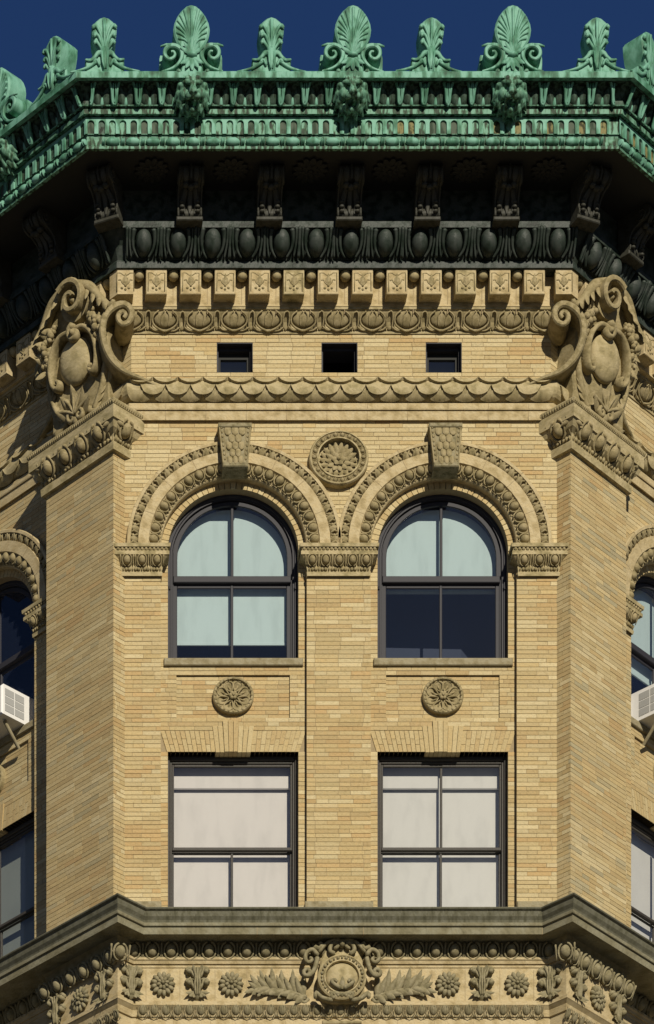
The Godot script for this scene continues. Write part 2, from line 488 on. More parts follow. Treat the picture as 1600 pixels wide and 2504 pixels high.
# a surface-net mesh of blended ellipsoids and tapered capsules
func blob(prims: Array, lo: Vector3, hi: Vector3, cell: float, k: float) -> ArrayMesh:
	var n := Vector3i(((hi - lo) / cell).ceil()) + Vector3i.ONE
	var val := PackedFloat32Array()
	val.resize(n.x * n.y * n.z)
	val.fill(1.0)
	for p in prims:
		var a: Vector3 = p[1]
		var b: Vector3 = p[2]
		var reach: float = k * 1.5 + cell * 2.0
		var big: float = maxf(p[3], p[4]) if p[0] == "c" else maxf(b.x, maxf(b.y, b.z))
		var mn := a - Vector3.ONE * (big + reach) if p[0] != "c" else a.min(b) - Vector3.ONE * (big + reach)
		var mx := a + Vector3.ONE * (big + reach) if p[0] != "c" else a.max(b) + Vector3.ONE * (big + reach)
		var i0 := Vector3i(((mn - lo) / cell).floor()).clamp(Vector3i.ZERO, n - Vector3i.ONE)
		var i1 := Vector3i(((mx - lo) / cell).ceil()).clamp(Vector3i.ZERO, n - Vector3i.ONE)
		for z in range(i0.z, i1.z + 1):
			for y in range(i0.y, i1.y + 1):
				for x in range(i0.x, i1.x + 1):
					var q := lo + Vector3(x, y, z) * cell
					var d: float
					if p[0] == "e" or p[0] == "s":
						var v := (q - a) / b
						var l := v.length()
						d = (l - 1.0) * minf(b.x, minf(b.y, b.z)) if l < 0.3 else l * (l - 1.0) / (v / b).length()
					else:
						var ab := b - a
						var t := clampf((q - a).dot(ab) / ab.length_squared(), 0.0, 1.0)
						d = (q - a - ab * t).length() - lerpf(p[3], p[4], t)
					var idx := x + n.x * (y + n.y * z)
					var o := val[idx]
					if p[0] == "s":
						var h := clampf(0.5 - 0.5 * (o + d) / (k * 0.5), 0.0, 1.0)
						val[idx] = lerpf(o, -d, h) + k * 0.5 * h * (1.0 - h)
					else:
						var h := clampf(0.5 + 0.5 * (o - d) / k, 0.0, 1.0)
						val[idx] = lerpf(o, d, h) - k * h * (1.0 - h)
	var vert := {}
	var pos := PackedVector3Array()
	var st := SurfaceTool.new()
	st.begin(Mesh.PRIMITIVE_TRIANGLES)
	st.set_smooth_group(0)
	var sx := 1
	var syy := n.x
	var sz := n.x * n.y
	for z in n.z - 1:
		for y in n.y - 1:
			for x in n.x - 1:
				var i := x + n.x * (y + n.y * z)
				var s := 0.0
				var c := Vector3.ZERO
				var cnt := 0
				var cs := [val[i], val[i + 1], val[i + syy], val[i + syy + 1], val[i + sz], val[i + sz + 1], val[i + sz + syy], val[i + sz + syy + 1]]
				var neg := 0
				for v in cs:
					if v < 0.0: neg += 1
				if neg == 0 or neg == 8:
					continue
				for e in [[0, 1], [2, 3], [4, 5], [6, 7], [0, 2], [1, 3], [4, 6], [5, 7], [0, 4], [1, 5], [2, 6], [3, 7]]:
					var va: float = cs[e[0]]
					var vb: float = cs[e[1]]
					if (va < 0.0) != (vb < 0.0):
						var t := va / (va - vb)
						var pa := Vector3(e[0] & 1, (e[0] >> 1) & 1, e[0] >> 2)
						var pb := Vector3(e[1] & 1, (e[1] >> 1) & 1, e[1] >> 2)
						c += pa.lerp(pb, t)
						cnt += 1
				vert[i] = pos.size()
				pos.append(lo + (Vector3(x, y, z) + c / cnt) * cell)
	for i in vert.keys():
		for ax in 3:
			var d: int = [sx, syy, sz][ax]
			var u: int = [syy, sz, sx][ax]
			var w: int = [sz, sx, syy][ax]
			if i + d >= val.size() or (val[i] < 0.0) == (val[i + d] < 0.0):
				continue
			if not (vert.has(i - u) and vert.has(i - w) and vert.has(i - u - w)):
				continue
			var q := [pos[vert[i]], pos[vert[i - u]], pos[vert[i - u - w]], pos[vert[i - w]]]
			if val[i] > 0.0:
				q.reverse()
			for t in [0, 1, 2, 0, 2, 3]:
				st.add_vertex(q[t])
	st.generate_normals()
	return st.commit()

func lion_mesh() -> ArrayMesh:
	var p := []
	p.append(["e", Vector3(0, 0.05, 0.03), Vector3(0.165, 0.19, 0.12)])
	p.append(["e", Vector3(0, 0.085, 0.1), Vector3(0.125, 0.1, 0.09)])
	p.append(["c", Vector3(0, 0.08, 0.15), Vector3(0, -0.01, 0.28), 0.052, 0.054])
	p.append(["e", Vector3(0, -0.015, 0.315), Vector3(0.058, 0.036, 0.036)])
	for s in [-1.0, 1.0]:
		p.append(["e", Vector3(s * 0.052, -0.06, 0.255), Vector3(0.058, 0.05, 0.06)])
		p.append(["c", Vector3(s * 0.03, 0.115, 0.19), Vector3(s * 0.115, 0.13, 0.135), 0.034, 0.028])
		p.append(["e", Vector3(s * 0.115, -0.01, 0.13), Vector3(0.055, 0.075, 0.06)])
		p.append(["c", Vector3(s * 0.16, 0.2, 0.07), Vector3(s * 0.195, 0.27, 0.08), 0.05, 0.032])
		p.append(["c", Vector3(s * 0.07, -0.09, 0.22), Vector3(s * 0.075, -0.2, 0.15), 0.028, 0.025])
		for j in 6:
			var a := deg_to_rad([62.0, 28.0, 0.0, -24.0, -48.0, -72.0][j])
			var r := 0.2
			var c := Vector3(s * cos(a) * r * 0.93, sin(a) * r * 1.15 + 0.0, 0.07)
			var e := c + Vector3(s * cos(a) * 0.05, -0.075, -0.03)
			p.append(["c", c, e, 0.045, 0.018])
			p.append(["c", c * Vector3(0.82, 0.86, 1) + Vector3(0, 0, 0.04), c * Vector3(0.98, 0.95, 1) + Vector3(0, -0.06, 0.03), 0.034, 0.014])
	p.append(["c", Vector3(0, -0.2, 0.1), Vector3(0, -0.195, 0.18), 0.07, 0.042])
	for j in 5:
		var x := (j - 2) * 0.055
		p.append(["c", Vector3(x * 0.8, 0.185, 0.125), Vector3(x * 1.25, 0.25 - absf(x) * 0.35, 0.08), 0.022, 0.024])
	for s in [-1.0, 1.0]:
		p.append(["s", Vector3(s * 0.078, 0.062, 0.2), Vector3(0.044, 0.032, 0.06)])
		p.append(["s", Vector3(s * 0.185, 0.215, 0.115), Vector3(0.022, 0.04, 0.05)])
		p.append(["s", Vector3(s * 0.024, -0.036, 0.335), Vector3(0.013, 0.011, 0.02)])
	p.append(["s", Vector3(0, -0.128, 0.25), Vector3(0.075, 0.04, 0.13)])
	return blob(p, Vector3(-0.34, -0.34, -0.06), Vector3(0.34, 0.34, 0.37), 0.009, 0.018)

func bracket_meshes() -> Array:   # x across, y down from the soffit (0), z out from the back wall
	var w := 0.143
	var g := G.new()
	var side := curve([Vector2(0.0, -0.43), Vector2(0.13, -0.425), Vector2(0.165, -0.38), Vector2(0.15, -0.31), Vector2(0.19, -0.22), Vector2(0.29, -0.16), Vector2(0.37, -0.14), Vector2(0.42, -0.1), Vector2(0.43, -0.04), Vector2(0.40, 0.0)], 4)
	for i in side.size() - 1:
		var a: Vector2 = side[i]
		var b: Vector2 = side[i + 1]
		g.smooth(true)
		g.quad(Vector3(-w, a.y, a.x), Vector3(-w, b.y, b.x), Vector3(w, b.y, b.x), Vector3(w, a.y, a.x))
		g.smooth(false)
		for s in [-1.0, 1.0]:
			g.quad(Vector3(s * w, a.y, 0), Vector3(s * w, b.y, 0), Vector3(s * w, b.y, b.x), Vector3(s * w, a.y, a.x))
	g.bbox(-w - 0.01, w + 0.01, -0.47, -0.425, 0, 0.17, 0.01)
	for s in [-1.0, 1.0]:   # side scrolls and edge fillets
		for i in side.size() - 1:
			var a: Vector2 = side[i]
			var b: Vector2 = side[i + 1]
			g.tube([Vector3(s * (w - 0.012), a.y - 0.004, a.x + 0.004), Vector3(s * (w - 0.012), b.y - 0.004, b.x + 0.004)], [0.014, 0.014], Vector3(1, 0, 0))
		var v: Array = spiral(Vector2(0.33, -0.085), 0.08, 0.015, -2.6, 6.0, 20)
		var pts := []
		var rad := []
		for q in v:
			pts.append(Vector3(s * w, q.y, q.x)); rad.append(0.011)
		g.tube(pts, rad, Vector3(1, 0, 0), 1.2)
	var lf := G.new()
	for x in [-0.06, 0.06]:
		lf.tube([Vector3(x, -0.02, 0.42), Vector3(x, -0.07, 0.435), Vector3(x, -0.13, 0.41), Vector3(x * 0.9, -0.165, 0.36)], [0.03, 0.04, 0.04, 0.02], Vector3(0, -0.5, 0.8).normalized(), 0.5)
	lf.tube([Vector3(0, -0.0, 0.42), Vector3(0, -0.08, 0.445), Vector3(0, -0.15, 0.4)], [0.014, 0.014, 0.014], Vector3(1, 0, 0))
	for x in [-0.055, 0.0, 0.055]:
		lf.ell(Vector3(x, -0.205 + absf(x) * 0.4, 0.33), Vector3(0.04, 0.03, 0.045), 8, 6)
		lf.tube([Vector3(x * 0.9, -0.19, 0.28), Vector3(x * 1.3, -0.25, 0.2), Vector3(x * 1.5, -0.33, 0.165), Vector3(x, -0.4, 0.175)], [0.03, 0.035, 0.03, 0.008], Vector3(0, -0.7, 0.7).normalized(), 0.5)
	for s in [-1.0, 1.0]:
		for y in [-0.28, -0.33, -0.38]:
			lf.ell(Vector3(s * 0.09, y, 0.185 + (y + 0.33) * 0.1), Vector3(0.03, 0.02, 0.03), 8, 6)
	return [g.mesh(), lf.mesh()]

func fleur_mesh(h: float) -> ArrayMesh:   # a sprig of three leaves over three berries, within a thin raised border
	var g := G.new()
	var a := h * 0.5
	g.leaf(Vector3(0, -a * 0.3, 0), Vector3(0, 1, 0), Vector3(0, 0, 1), h * 0.5, h * 0.16, 0.012, 0.5)
	for s in [-1.0, 1.0]:
		g.stroke(curve([Vector2(0, -a * 0.35), Vector2(s * a * 0.3, -a * 0.1), Vector2(s * a * 0.42, a * 0.15), Vector2(s * a * 0.65, a * 0.12)], 3), h * 0.035, h * 0.03, 0.9, 5)
		g.stroke(curve([Vector2(0, -a * 0.35), Vector2(s * a * 0.22, a * 0.05), Vector2(s * a * 0.2, a * 0.35)], 3), h * 0.03, h * 0.02, 0.9, 5)
		g.ell(Vector3(s * a * 0.32, -a * 0.6, 0), Vector3(h * 0.07, h * 0.06, 0.014), 8, 5)
		var e := a * 0.78
		g.stroke([Vector2(s * e, -a * 0.92), Vector2(s * e, a * 0.78), Vector2(s * e * 0.55, a * 0.78), Vector2(s * e * 0.3, a * 0.62), Vector2(0, a * 0.55)], 0.006, 0.006, 1.0, 4, 0.0)
	g.ell(Vector3(0, -a * 0.4, 0), Vector3(h * 0.06, h * 0.05, 0.018), 8, 5)
	g.ell(Vector3(0, -a * 0.74, 0), Vector3(h * 0.06, h * 0.06, 0.014), 8, 5)
	return g.mesh()

func acanthus_mesh() -> ArrayMesh:   # frieze ornament: fluted stem with three pairs of curled leaves, 0.27 wide, 0.37 high
	var g := G.new()
	var c := [Vector2(0, -0.17), Vector2(0, -0.05), Vector2(0, 0.08), Vector2(0, 0.18)]
	g.stroke(c, 0.05, 0.045, 0.7, 8)
	for x in [-0.03, 0.0, 0.03]:
		g.stroke(curve([Vector2(x * 0.6, -0.15), Vector2(x, -0.02), Vector2(x * 0.7, 0.08), Vector2(x * 1.7, 0.17)], 4), 0.013, 0.02, 1.0, 5, 0.03)
	for s in [-1.0, 1.0]:
		for y in [0.14, 0.005]:
			var v: Array = curve([Vector2(s * 0.03, y - 0.07), Vector2(s * 0.06, y - 0.02), Vector2(s * 0.075, y + 0.025), Vector2(s * 0.11, y + 0.03), Vector2(s * 0.13, y)], 4)
			g.stroke(v, 0.02, 0.026, 1.1, 6, 0.012)
			g.ell(Vector3(s * 0.1, y - 0.014, 0.02), Vector3(0.034, 0.036, 0.04), 8, 6)
			g.stroke([Vector2(s * 0.04, y + 0.035), Vector2(s * 0.08, y + 0.05), Vector2(s * 0.12, y + 0.045)], 0.016, 0.01, 1.0, 5, 0.01)
		for j in 3:
			var a := deg_to_rad(-90.0 + s * (18.0 + j * 27.0))
			g.leaf(Vector3(s * 0.02, -0.1, 0.01), Vector3(cos(a), sin(a), 0), Vector3(0, 0, 1), 0.1 + j * 0.014, 0.05, 0.045, 0.5)
		g.leaf(Vector3(s * 0.02, 0.12, 0.03), Vector3(s * 0.5, 0.85, 0).normalized(), Vector3(0, 0, 1), 0.075, 0.05, 0.03, 0.5)
	return g.mesh()

func daisy_mesh() -> ArrayMesh:   # frieze rosette of two rings of round petals about a berry
	var g := G.new()
	g.lathe(Vector3.ZERO, [Vector2(0.118, -0.01), Vector2(0.115, 0.008), Vector2(0.05, 0.014), Vector2(0.0, 0.014)], 18)
	for i in 13:
		var a := TAU * i / 13.0
		g.ell(Vector3(0.104 * cos(a), 0.104 * sin(a), 0.012), Vector3(0.046, 0.027, 0.018), 10, 6, Basis(Vector3(0, 0, 1), a))
	for i in 8:
		var a := TAU * (i + 0.3) / 8.0
		g.ell(Vector3(0.05 * cos(a), 0.05 * sin(a), 0.024), Vector3(0.03, 0.021, 0.016), 10, 6, Basis(Vector3(0, 0, 1), a))
	g.ell(Vector3(0, 0, 0.034), Vector3(0.022, 0.022, 0.02), 10, 6)
	return g.mesh()

func laurel_mesh() -> ArrayMesh:   # a spray of leaves running to +x from a curled stalk; 0.62 long
	var g := G.new()
	var stem := curve([Vector2(-0.3, -0.13), Vector2(-0.15, -0.09), Vector2(0.03, -0.05), Vector2(0.16, -0.04), Vector2(0.26, -0.07)], 5)
	g.stroke(stem, 0.022, 0.01, 1.0, 6, 0.02)
	var r := RandomNumberGenerator.new()
	r.seed = 5
	for i in range(1, stem.size() - 2, 3):
		var d: Vector2 = (stem[i + 1] - stem[i - 1]).normalized()
		var t := i / float(stem.size())
		for e in [[1.0, 1.05, 0.24], [1.0, 0.45, 0.21], [-1.0, 0.25, 0.19], [-1.0, 0.75, 0.14]]:
			var a: float = d.angle() + e[0] * e[1] * lerpf(1.0, 0.55, t) + r.randf_range(-0.1, 0.1)
			var L: float = e[2] * lerpf(1.0, 0.75, t)
			g.leaf(Vector3(stem[i].x, stem[i].y, r.randf_range(0.004, 0.03)), Vector3(cos(a), sin(a), 0), Vector3(0, 0, 1), L, 0.074, r.randf_range(0.02, 0.06), 0.6, -e[0] * 0.25)
	g.leaf(Vector3(0.27, -0.04, 0.02), Vector3(0.9, -0.45, 0).normalized(), Vector3(0, 0, 1), 0.14, 0.05, 0.03, 0.5)
	g.stroke(spiral(Vector2(-0.27, -0.15), 0.05, 0.01, PI, PI * 3.2, 14), 0.022, 0.012, 1.0, 6, 0.02)
	return g.mesh()

func flip(m: Mesh) -> ArrayMesh:   # the mirror image
	var src := m.surface_get_arrays(0)
	var v: PackedVector3Array = src[Mesh.ARRAY_VERTEX]
	var n: PackedVector3Array = src[Mesh.ARRAY_NORMAL]
	var v2 := PackedVector3Array()
	var n2 := PackedVector3Array()
	for i in range(0, v.size(), 3):
		for k in [0, 2, 1]:
			v2.append(v[i + k] * Vector3(-1, 1, 1))
			n2.append(n[i + k] * Vector3(-1, 1, 1))
	var out := []
	out.resize(Mesh.ARRAY_MAX)
	out[Mesh.ARRAY_VERTEX] = v2
	out[Mesh.ARRAY_NORMAL] = n2
	var r := ArrayMesh.new()
	r.add_surface_from_arrays(Mesh.PRIMITIVE_TRIANGLES, out)
	return r

# ---------------------------------------------------------------- brickwork
const PITCH := 0.0501
const JOINT := 0.005
var brick_base: float
var patches := FastNoiseLite.new()
func brick_run(F: Transform3D, u0: float, u1: float, y0: float, y1: float, n: float, holes: Array, tone: String) -> void:
	var r0 := int(floor((y0 - brick_base) / PITCH + 0.5))
	var r1 := int(floor((y1 - brick_base) / PITCH + 0.5))
	for row in range(r0, r1):
		var ya := brick_base + row * PITCH
		var yb := ya + PITCH
		var spans := [[u0, u1]]
		for h in holes:
			var a: float
			var b: float
			if h[0] == "r":
				if yb <= h[3] + 0.004 or ya >= h[4] - 0.004:
					continue
				a = h[1]; b = h[2]
			else:
				var dy: float = maxf(0.0, maxf(ya - h[2], h[2] - yb)) / h[4]
				if dy >= h[3]:
					continue
				var e := sqrt(h[3] * h[3] - dy * dy)
				a = h[1] - e; b = h[1] + e
			var nxt := []
			for s in spans:
				if b <= s[0] or a >= s[1]:
					nxt.append(s)
					continue
				if a > s[0]: nxt.append([s[0], a])
				if b < s[1]: nxt.append([b, s[1]])
			spans = nxt
		for s in spans:
			if s[1] - s[0] < 0.004:
				continue
			var m := n - (0.0035 if tone == "left" or tone == "right" else 0.006)
			mortar.quad(F * Vector3(s[0], ya, m), F * Vector3(s[0], yb, m), F * Vector3(s[1], yb, m), F * Vector3(s[1], ya, m))
			var L := 0.283
			var x: float = s[0]
			var wide: float = s[1] - s[0]
			var nxt: float = floor(s[0] / L) * L + (L if row % 2 == 0 else L * 0.5) + rng.randf_range(-0.02, 0.02)
			if wide < 0.6:
				nxt = s[0] + (wide * 0.52 if row % 2 == 0 else (wide * 0.27 if rng.randf() < 0.6 else wide * 0.76)) + rng.randf_range(-0.015, 0.015)
			while x < s[1] - 0.01:
				while nxt < x + 0.05:
					nxt += L * 0.5
				var e := minf(nxt, s[1])
				if s[1] - e < 0.05:
					e = s[1]
				bricks.append([F, x, e - (JOINT if e < s[1] else 0.0), ya + JOINT * 0.5, yb - JOINT * 0.5, n + rng.randf_range(-0.0015, 0.0015), brick_color(tone, x + n * 9.0 + F.basis.x.z * 30.0, ya), tone])
				x = e
				nxt = e + (L if rng.randf() < 0.72 else L * 0.5) + rng.randf_range(-0.012, 0.012)

func snap(y: float) -> float:
	return brick_base + roundf((y - brick_base) / PITCH) * PITCH
func brick_color(tone: String, u := 0.0, y := 0.0) -> int:
	var x := rng.randf()
	var patch := patches.get_noise_2d(u * 60.0, y * 60.0)
	if patch > 0.22 and x < 0.62:
		return [3, 5, 4, 3][int(x * 6.4)]
	if patch < -0.22 and x < 0.55:
		return [2, 0, 2, 0][int(x * 7.2)]
	x = rng.randf()
	match tone:
		"pale":
			return [2, 2, 0, 0, 0, 1, 2, 0, 1, 4][int(x * 9.99)]
		"right":
			return [0, 1, 1, 3, 4, 0, 1, 6, 1, 7, 0, 4, 3, 1][int(x * 13.99)]
		"left":
			return [0, 1, 1, 3, 0, 1, 4, 6, 3, 1][int(x * 9.99)]
	return [0, 1, 0, 3, 4, 5, 1, 0, 2, 4, 1][int(x * 10.99)]

var TONES := [Color(0.49, 0.398, 0.219), Color(0.455, 0.36, 0.189), Color(0.53, 0.443, 0.258), Color(0.435, 0.329, 0.165), Color(0.47, 0.364, 0.184), Color(0.45, 0.322, 0.155), Color(0.41, 0.345, 0.2), Color(0.38, 0.33, 0.2)]

func lay_bricks() -> void:
	var front := []
	var rest := G.new()
	for i in bricks.size():
		var b: Array = bricks[i]
		if b[0] == FF and b[5] > -0.01:
			front.append([snappedf(b[2] - b[1], 0.02), b[3], i])
	front.sort_custom(func(p, q): return p[0] > q[0] if p[0] != q[0] else (p[1] > q[1] if p[1] != q[1] else p[2] < q[2]))
	var single := {}
	for k in mini(300, front.size()):
		single[front[k][2]] = true
	var wall := hub("brick_wall", bld, "sunlit buff brick wall of the front facade")
	var unit := {}
	for i in bricks.size():
		var b: Array = bricks[i]
		if single.has(i):
			var key := int(round((b[2] - b[1]) * 200))
			if not unit.has(key):
				var g := G.new()
				g.bbox(-key / 400.0, key / 400.0, b[3] - b[4] + 0.02, 0.02, -0.03, 0.0, 0.0025)
				unit[key] = g.mesh()
			part("brick", unit[key], M["brick_tone_%d" % mini(b[6], 5)], wall, Transform3D(Basis.IDENTITY, Vector3((b[1] + b[2]) * 0.5, b[4] - 0.02, b[5])))
		else:
			rest.color(TONES[b[6]] * rng.randf_range(0.9, 1.07))
			rest.X = b[0]
			rest.box(b[1], b[2], b[3], b[4], b[5] - 0.03, b[5])
	var o := part("brickwork", rest, M.brick, bld)
	o.set_meta("kind", "stuff")
	part("mortar", mortar, M.mortar, bld).set_meta("kind", "stuff")

# ---------------------------------------------------------------- one bay: arched window over a flat-headed window
const HW := 0.768          # half the window opening
const BW := 0.857          # half the recessed bay
var YC: float              # springing of the arches
var bay_mesh := {}

func arch_path(r: float, yb: float, n := 28) -> Array:
	var out := [Vector2(-r, yb)]
	for i in n + 1:
		var a := PI - PI * i / n
		out.append(Vector2(r * cos(a), YC + r * SY * sin(a)))
	out.append(Vector2(r, yb))
	return out
func arch_strip(g: G, r1: float, z1: float, r2: float, z2: float, yb: float) -> void:
	var a := arch_path(r1, yb)
	var b := arch_path(r2, yb)
	for i in a.size() - 1:
		g.quad(Vector3(a[i].x, a[i].y, z1), Vector3(b[i].x, b[i].y, z2), Vector3(b[i + 1].x, b[i + 1].y, z2), Vector3(a[i + 1].x, a[i + 1].y, z1))
func arch_prof(g: G, prof: Array, yb: float) -> void:
	for j in prof.size() - 1:
		arch_strip(g, prof[j].x, prof[j].y, prof[j + 1].x, prof[j + 1].y, yb)
func arch_pane(r: float, x0: float, x1: float, y0: float, z: float) -> ArrayMesh:
	var g := G.new()
	var n := 14
	for i in n:
		var xa := lerpf(x0, x1, i / float(n))
		var xb := lerpf(x0, x1, (i + 1) / float(n))
		var ya := YC + SY * sqrt(maxf(0, r * r - xa * xa))
		var yb := YC + SY * sqrt(maxf(0, r * r - xb * xb))
		g.quad(Vector3(xa, y0, z), Vector3(xa, ya, z), Vector3(xb, yb, z), Vector3(xb, y0, z))
	return g.mesh()
func rect_pane(x0: float, x1: float, y0: float, y1: float, z: float) -> ArrayMesh:
	var g := G.new()
	g.quad(Vector3(x0, y0, z), Vector3(x0, y1, z), Vector3(x1, y1, z), Vector3(x1, y0, z))
	return g.mesh()

func bay_meshes() -> void:
	var g := G.new()
	# archivolt
	arch_prof(g, [Vector2(1.262, -0.02), Vector2(1.262, 0.075), Vector2(1.252, 0.085), Vector2(1.22, 0.085), Vector2(1.213, 0.05), Vector2(1.14, 0.028), Vector2(1.128, 0.075), Vector2(1.005, 0.075), Vector2(0.998, 0.055), Vector2(0.96, 0.01), Vector2(0.905, -0.015), Vector2(0.895, 0.02), Vector2(0.862, 0.01), Vector2(0.852, -0.005), Vector2(0.852, -0.085)], YC - 0.02)
	bay_mesh.archivolt = g.mesh()
	var aj := G.new()
	for t in [20.0, 42.0, 63.0, 117.0, 138.0, 160.0]:
		var an: float = deg_to_rad(t)
		var b := Basis(Vector3(0, 0, 1), an)
		for e in [[1.004, 1.13, 0.0762], [1.22, 1.262, 0.0862]]:
			aj.X = Transform3D(b, Vector3(0, YC, 0))
			var rr: float = sqrt(cos(an) * cos(an) + SY * SY * sin(an) * sin(an))
			aj.box(e[0] * rr, e[1] * rr, -0.003, 0.003, 0.0, e[2])
	bay_mesh.arch_joint = aj.mesh()
	bay_mesh.egg = egg_unit(0.05, 0.058, 0.06, 0.165)
	var l := G.new()
	l.leaf(Vector3(0, -0.045, 0), Vector3(0, 1, 0), Vector3(0, 0, 1), 0.09, 0.08, 0.03, 0.55)
	for s in [-1.0, 1.0]:
		l.stroke([Vector2(s * 0.052, -0.04), Vector2(s * 0.03, 0.01), Vector2(s * 0.055, 0.042)], 0.012, 0.014, 1.2, 5, 0.012)
	bay_mesh.leaf = l.mesh()
	# joints of the flat band are thin recessed lines: short blocks of the band
	var k := G.new()
	var yb := Yv(1141, 0.22)
	var yt := Yv(1040, 0.17)
	var xb := 0.142
	var xt := 0.186
	k.hexa([Vector3(-xb, yb, 0.22), Vector3(-xt, yt, 0.15), Vector3(xt, yt, 0.15), Vector3(xb, yb, 0.22), Vector3(-xb, yb, 0.0), Vector3(-xt, yt, -0.02), Vector3(xt, yt, -0.02), Vector3(xb, yb, 0.0)])
	k.bbox(-xt - 0.01, xt + 0.01, yt - 0.02, yt + 0.035, -0.02, 0.175, 0.012)
	k.bbox(-xb - 0.006, xb + 0.006, yb - 0.005, yb + 0.05, 0.0, 0.235, 0.01)
	bay_mesh.keystone = k.mesh()
	var sc := G.new()
	for row in 5:
		var t := (row + 0.5) / 5.0
		var wdt := lerpf(xt, xb, t) - 0.055
		var cnt := 3 if row % 2 == 0 else 2
		for i in cnt:
			var x := (i - (cnt - 1) * 0.5) * wdt * 2.0 / 3.0
			var y := lerpf(yt - 0.02, yb + 0.03, t)
			var z := lerpf(0.15, 0.22, t)
			sc.X = Transform3D(Basis(Vector3(1, 0, 0), -0.28), Vector3(x, y, z))
			var poly := PackedVector2Array()
			var rx := wdt * 0.31
			poly.append(Vector2(-rx, 0.055)); poly.append(Vector2(rx, 0.055))
			for q in 7:
				var a := -PI * q / 6.0
				poly.append(Vector2(rx * cos(a), 0.06 * sin(a)))
			sc.prism(poly, -0.02, 0.014, 0.005, 0.012)
	sc.X = Transform3D.IDENTITY
	for s in [-1.0, 1.0]:
		for i in 9:
			var t := (i + 0.3) / 9.0
			sc.ell(Vector3(s * (lerpf(xt, xb, t) - 0.028), lerpf(yt, yb, t), lerpf(0.152, 0.222, t)), Vector3(0.012, 0.018, 0.014), 6, 5)
		sc.tube([Vector3(s * (xt - 0.005), yt, 0.152), Vector3(s * (xb - 0.004), yb, 0.222)], [0.012, 0.01], Vector3(0, 0, 1))
		sc.tube([Vector3(s * (xt - 0.05), yt, 0.15), Vector3(s * (xb - 0.045), yb, 0.22)], [0.006, 0.006], Vector3(0, 0, 1))
	bay_mesh.scales = sc.mesh()
	# window reveals and the sills
	var ys := Yv(1608, -0.045)
	var rv := G.new()
	arch_strip(rv, HW, -0.085, HW, -0.31, ys - 0.05)
	var yl := snap(Yv(1843, -0.08))
	var y0 := Yv(2236, 0.0)
	for s in [-1.0, 1.0]:
		rv.quad(Vector3(s * HW, y0, -0.085), Vector3(s * HW, yl, -0.085), Vector3(s * HW, yl, -0.31), Vector3(s * HW, y0, -0.31))
		rv.quad(Vector3(s * BW, y0, -0.006), Vector3(s * BW, YC, -0.006), Vector3(s * BW, YC, -0.09), Vector3(s * BW, y0, -0.09))
	rv.quad(Vector3(-HW, yl, -0.31), Vector3(HW, yl, -0.31), Vector3(HW, yl, -0.085), Vector3(-HW, yl, -0.085))
	for s in [-1.0, 1.0]:
		rv.quad(Vector3(s * BW, YC, -0.09), Vector3(s * (HW + 0.02), YC, -0.09), Vector3(s * (HW + 0.02), YC, -0.006), Vector3(s * BW, YC, -0.006))
	# back-up wall round the openings, so that no light leaks through
	rv.quad(Vector3(-1.3, ys, -0.32), Vector3(-1.3, yl, -0.32), Vector3(1.3, yl, -0.32), Vector3(1.3, ys, -0.32))
	for s in [-1.0, 1.0]:
		rv.quad(Vector3(s * HW, y0, -0.315), Vector3(s * HW, yl, -0.315), Vector3(s * 1.35, yl, -0.315), Vector3(s * 1.35, y0, -0.315))
	arch_strip(rv, HW, -0.315, 1.3, -0.315, ys)
	bay_mesh.reveal = rv.mesh()
	var si := G.new()
	si.bbox(-0.815, 0.82, Yv(1626, -0.045), Yv(1608, -0.045), -0.3, -0.045, 0.008)
	bay_mesh.sill = si.mesh()
	# upper window
	var f := G.new()
	arch_prof(f, [Vector2(HW + 0.004, -0.30), Vector2(HW + 0.004, -0.185), Vector2(0.738, -0.185), Vector2(0.73, -0.20), Vector2(0.712, -0.20), Vector2(0.705, -0.235), Vector2(0.69, -0.235), Vector2(0.69, -0.30)], ys - 0.02)
	f.tube([Vector3(-0.74, YC - 0.39, -0.18), Vector3(-0.74, YC - 0.35, -0.18)], [0.012, 0.012])
	f.tube([Vector3(0.74, YC - 0.39, -0.18), Vector3(0.74, YC - 0.35, -0.18)], [0.012, 0.012])
	bay_mesh.frame = f.mesh()
	var ru := G.new()
	var yr := Yv(1416, -0.21)
	arch_prof(ru, [Vector2(0.694, -0.24), Vector2(0.694, -0.215), Vector2(0.652, -0.215), Vector2(0.645, -0.235)], yr)
	ru.bbox(-0.694, 0.694, yr - 0.042, yr + 0.036, -0.26, -0.205, 0.008)
	bay_mesh.upper_sash = ru.mesh()
	var lo := G.new()
	lo.bbox(-0.694, -0.645, ys - 0.02, yr - 0.03, -0.275, -0.25, 0.006)
	lo.bbox(0.645, 0.694, ys - 0.02, yr - 0.03, -0.275, -0.25, 0.006)
	lo.bbox(-0.645, 0.645, ys - 0.02, ys + 0.10, -0.275, -0.25, 0.006)
	lo.bbox(-0.645, 0.645, yr - 0.085, yr - 0.03, -0.275, -0.252, 0.006)
	bay_mesh.lower_sash = lo.mesh()
	var mu := G.new()
	mu.bbox(-0.016, 0.016, yr, YC + SY * 0.66, -0.245, -0.212, 0.006)
	mu.bbox(-0.016, 0.016, ys + 0.05, yr - 0.04, -0.272, -0.245, 0.006)
	bay_mesh.muntin = mu.mesh()
	bay_mesh.panes = [arch_pane(0.65, -0.645, -0.012, yr, -0.23), arch_pane(0.65, 0.012, 0.645, yr, -0.23), rect_pane(-0.65, -0.012, ys + 0.05, yr - 0.03, -0.262), rect_pane(0.012, 0.65, ys + 0.05, yr - 0.03, -0.262)]
	# lower window
	var f2 := G.new()
	var yr2 := Yv(2075, -0.2)
	var yl2 := yl + 0.005
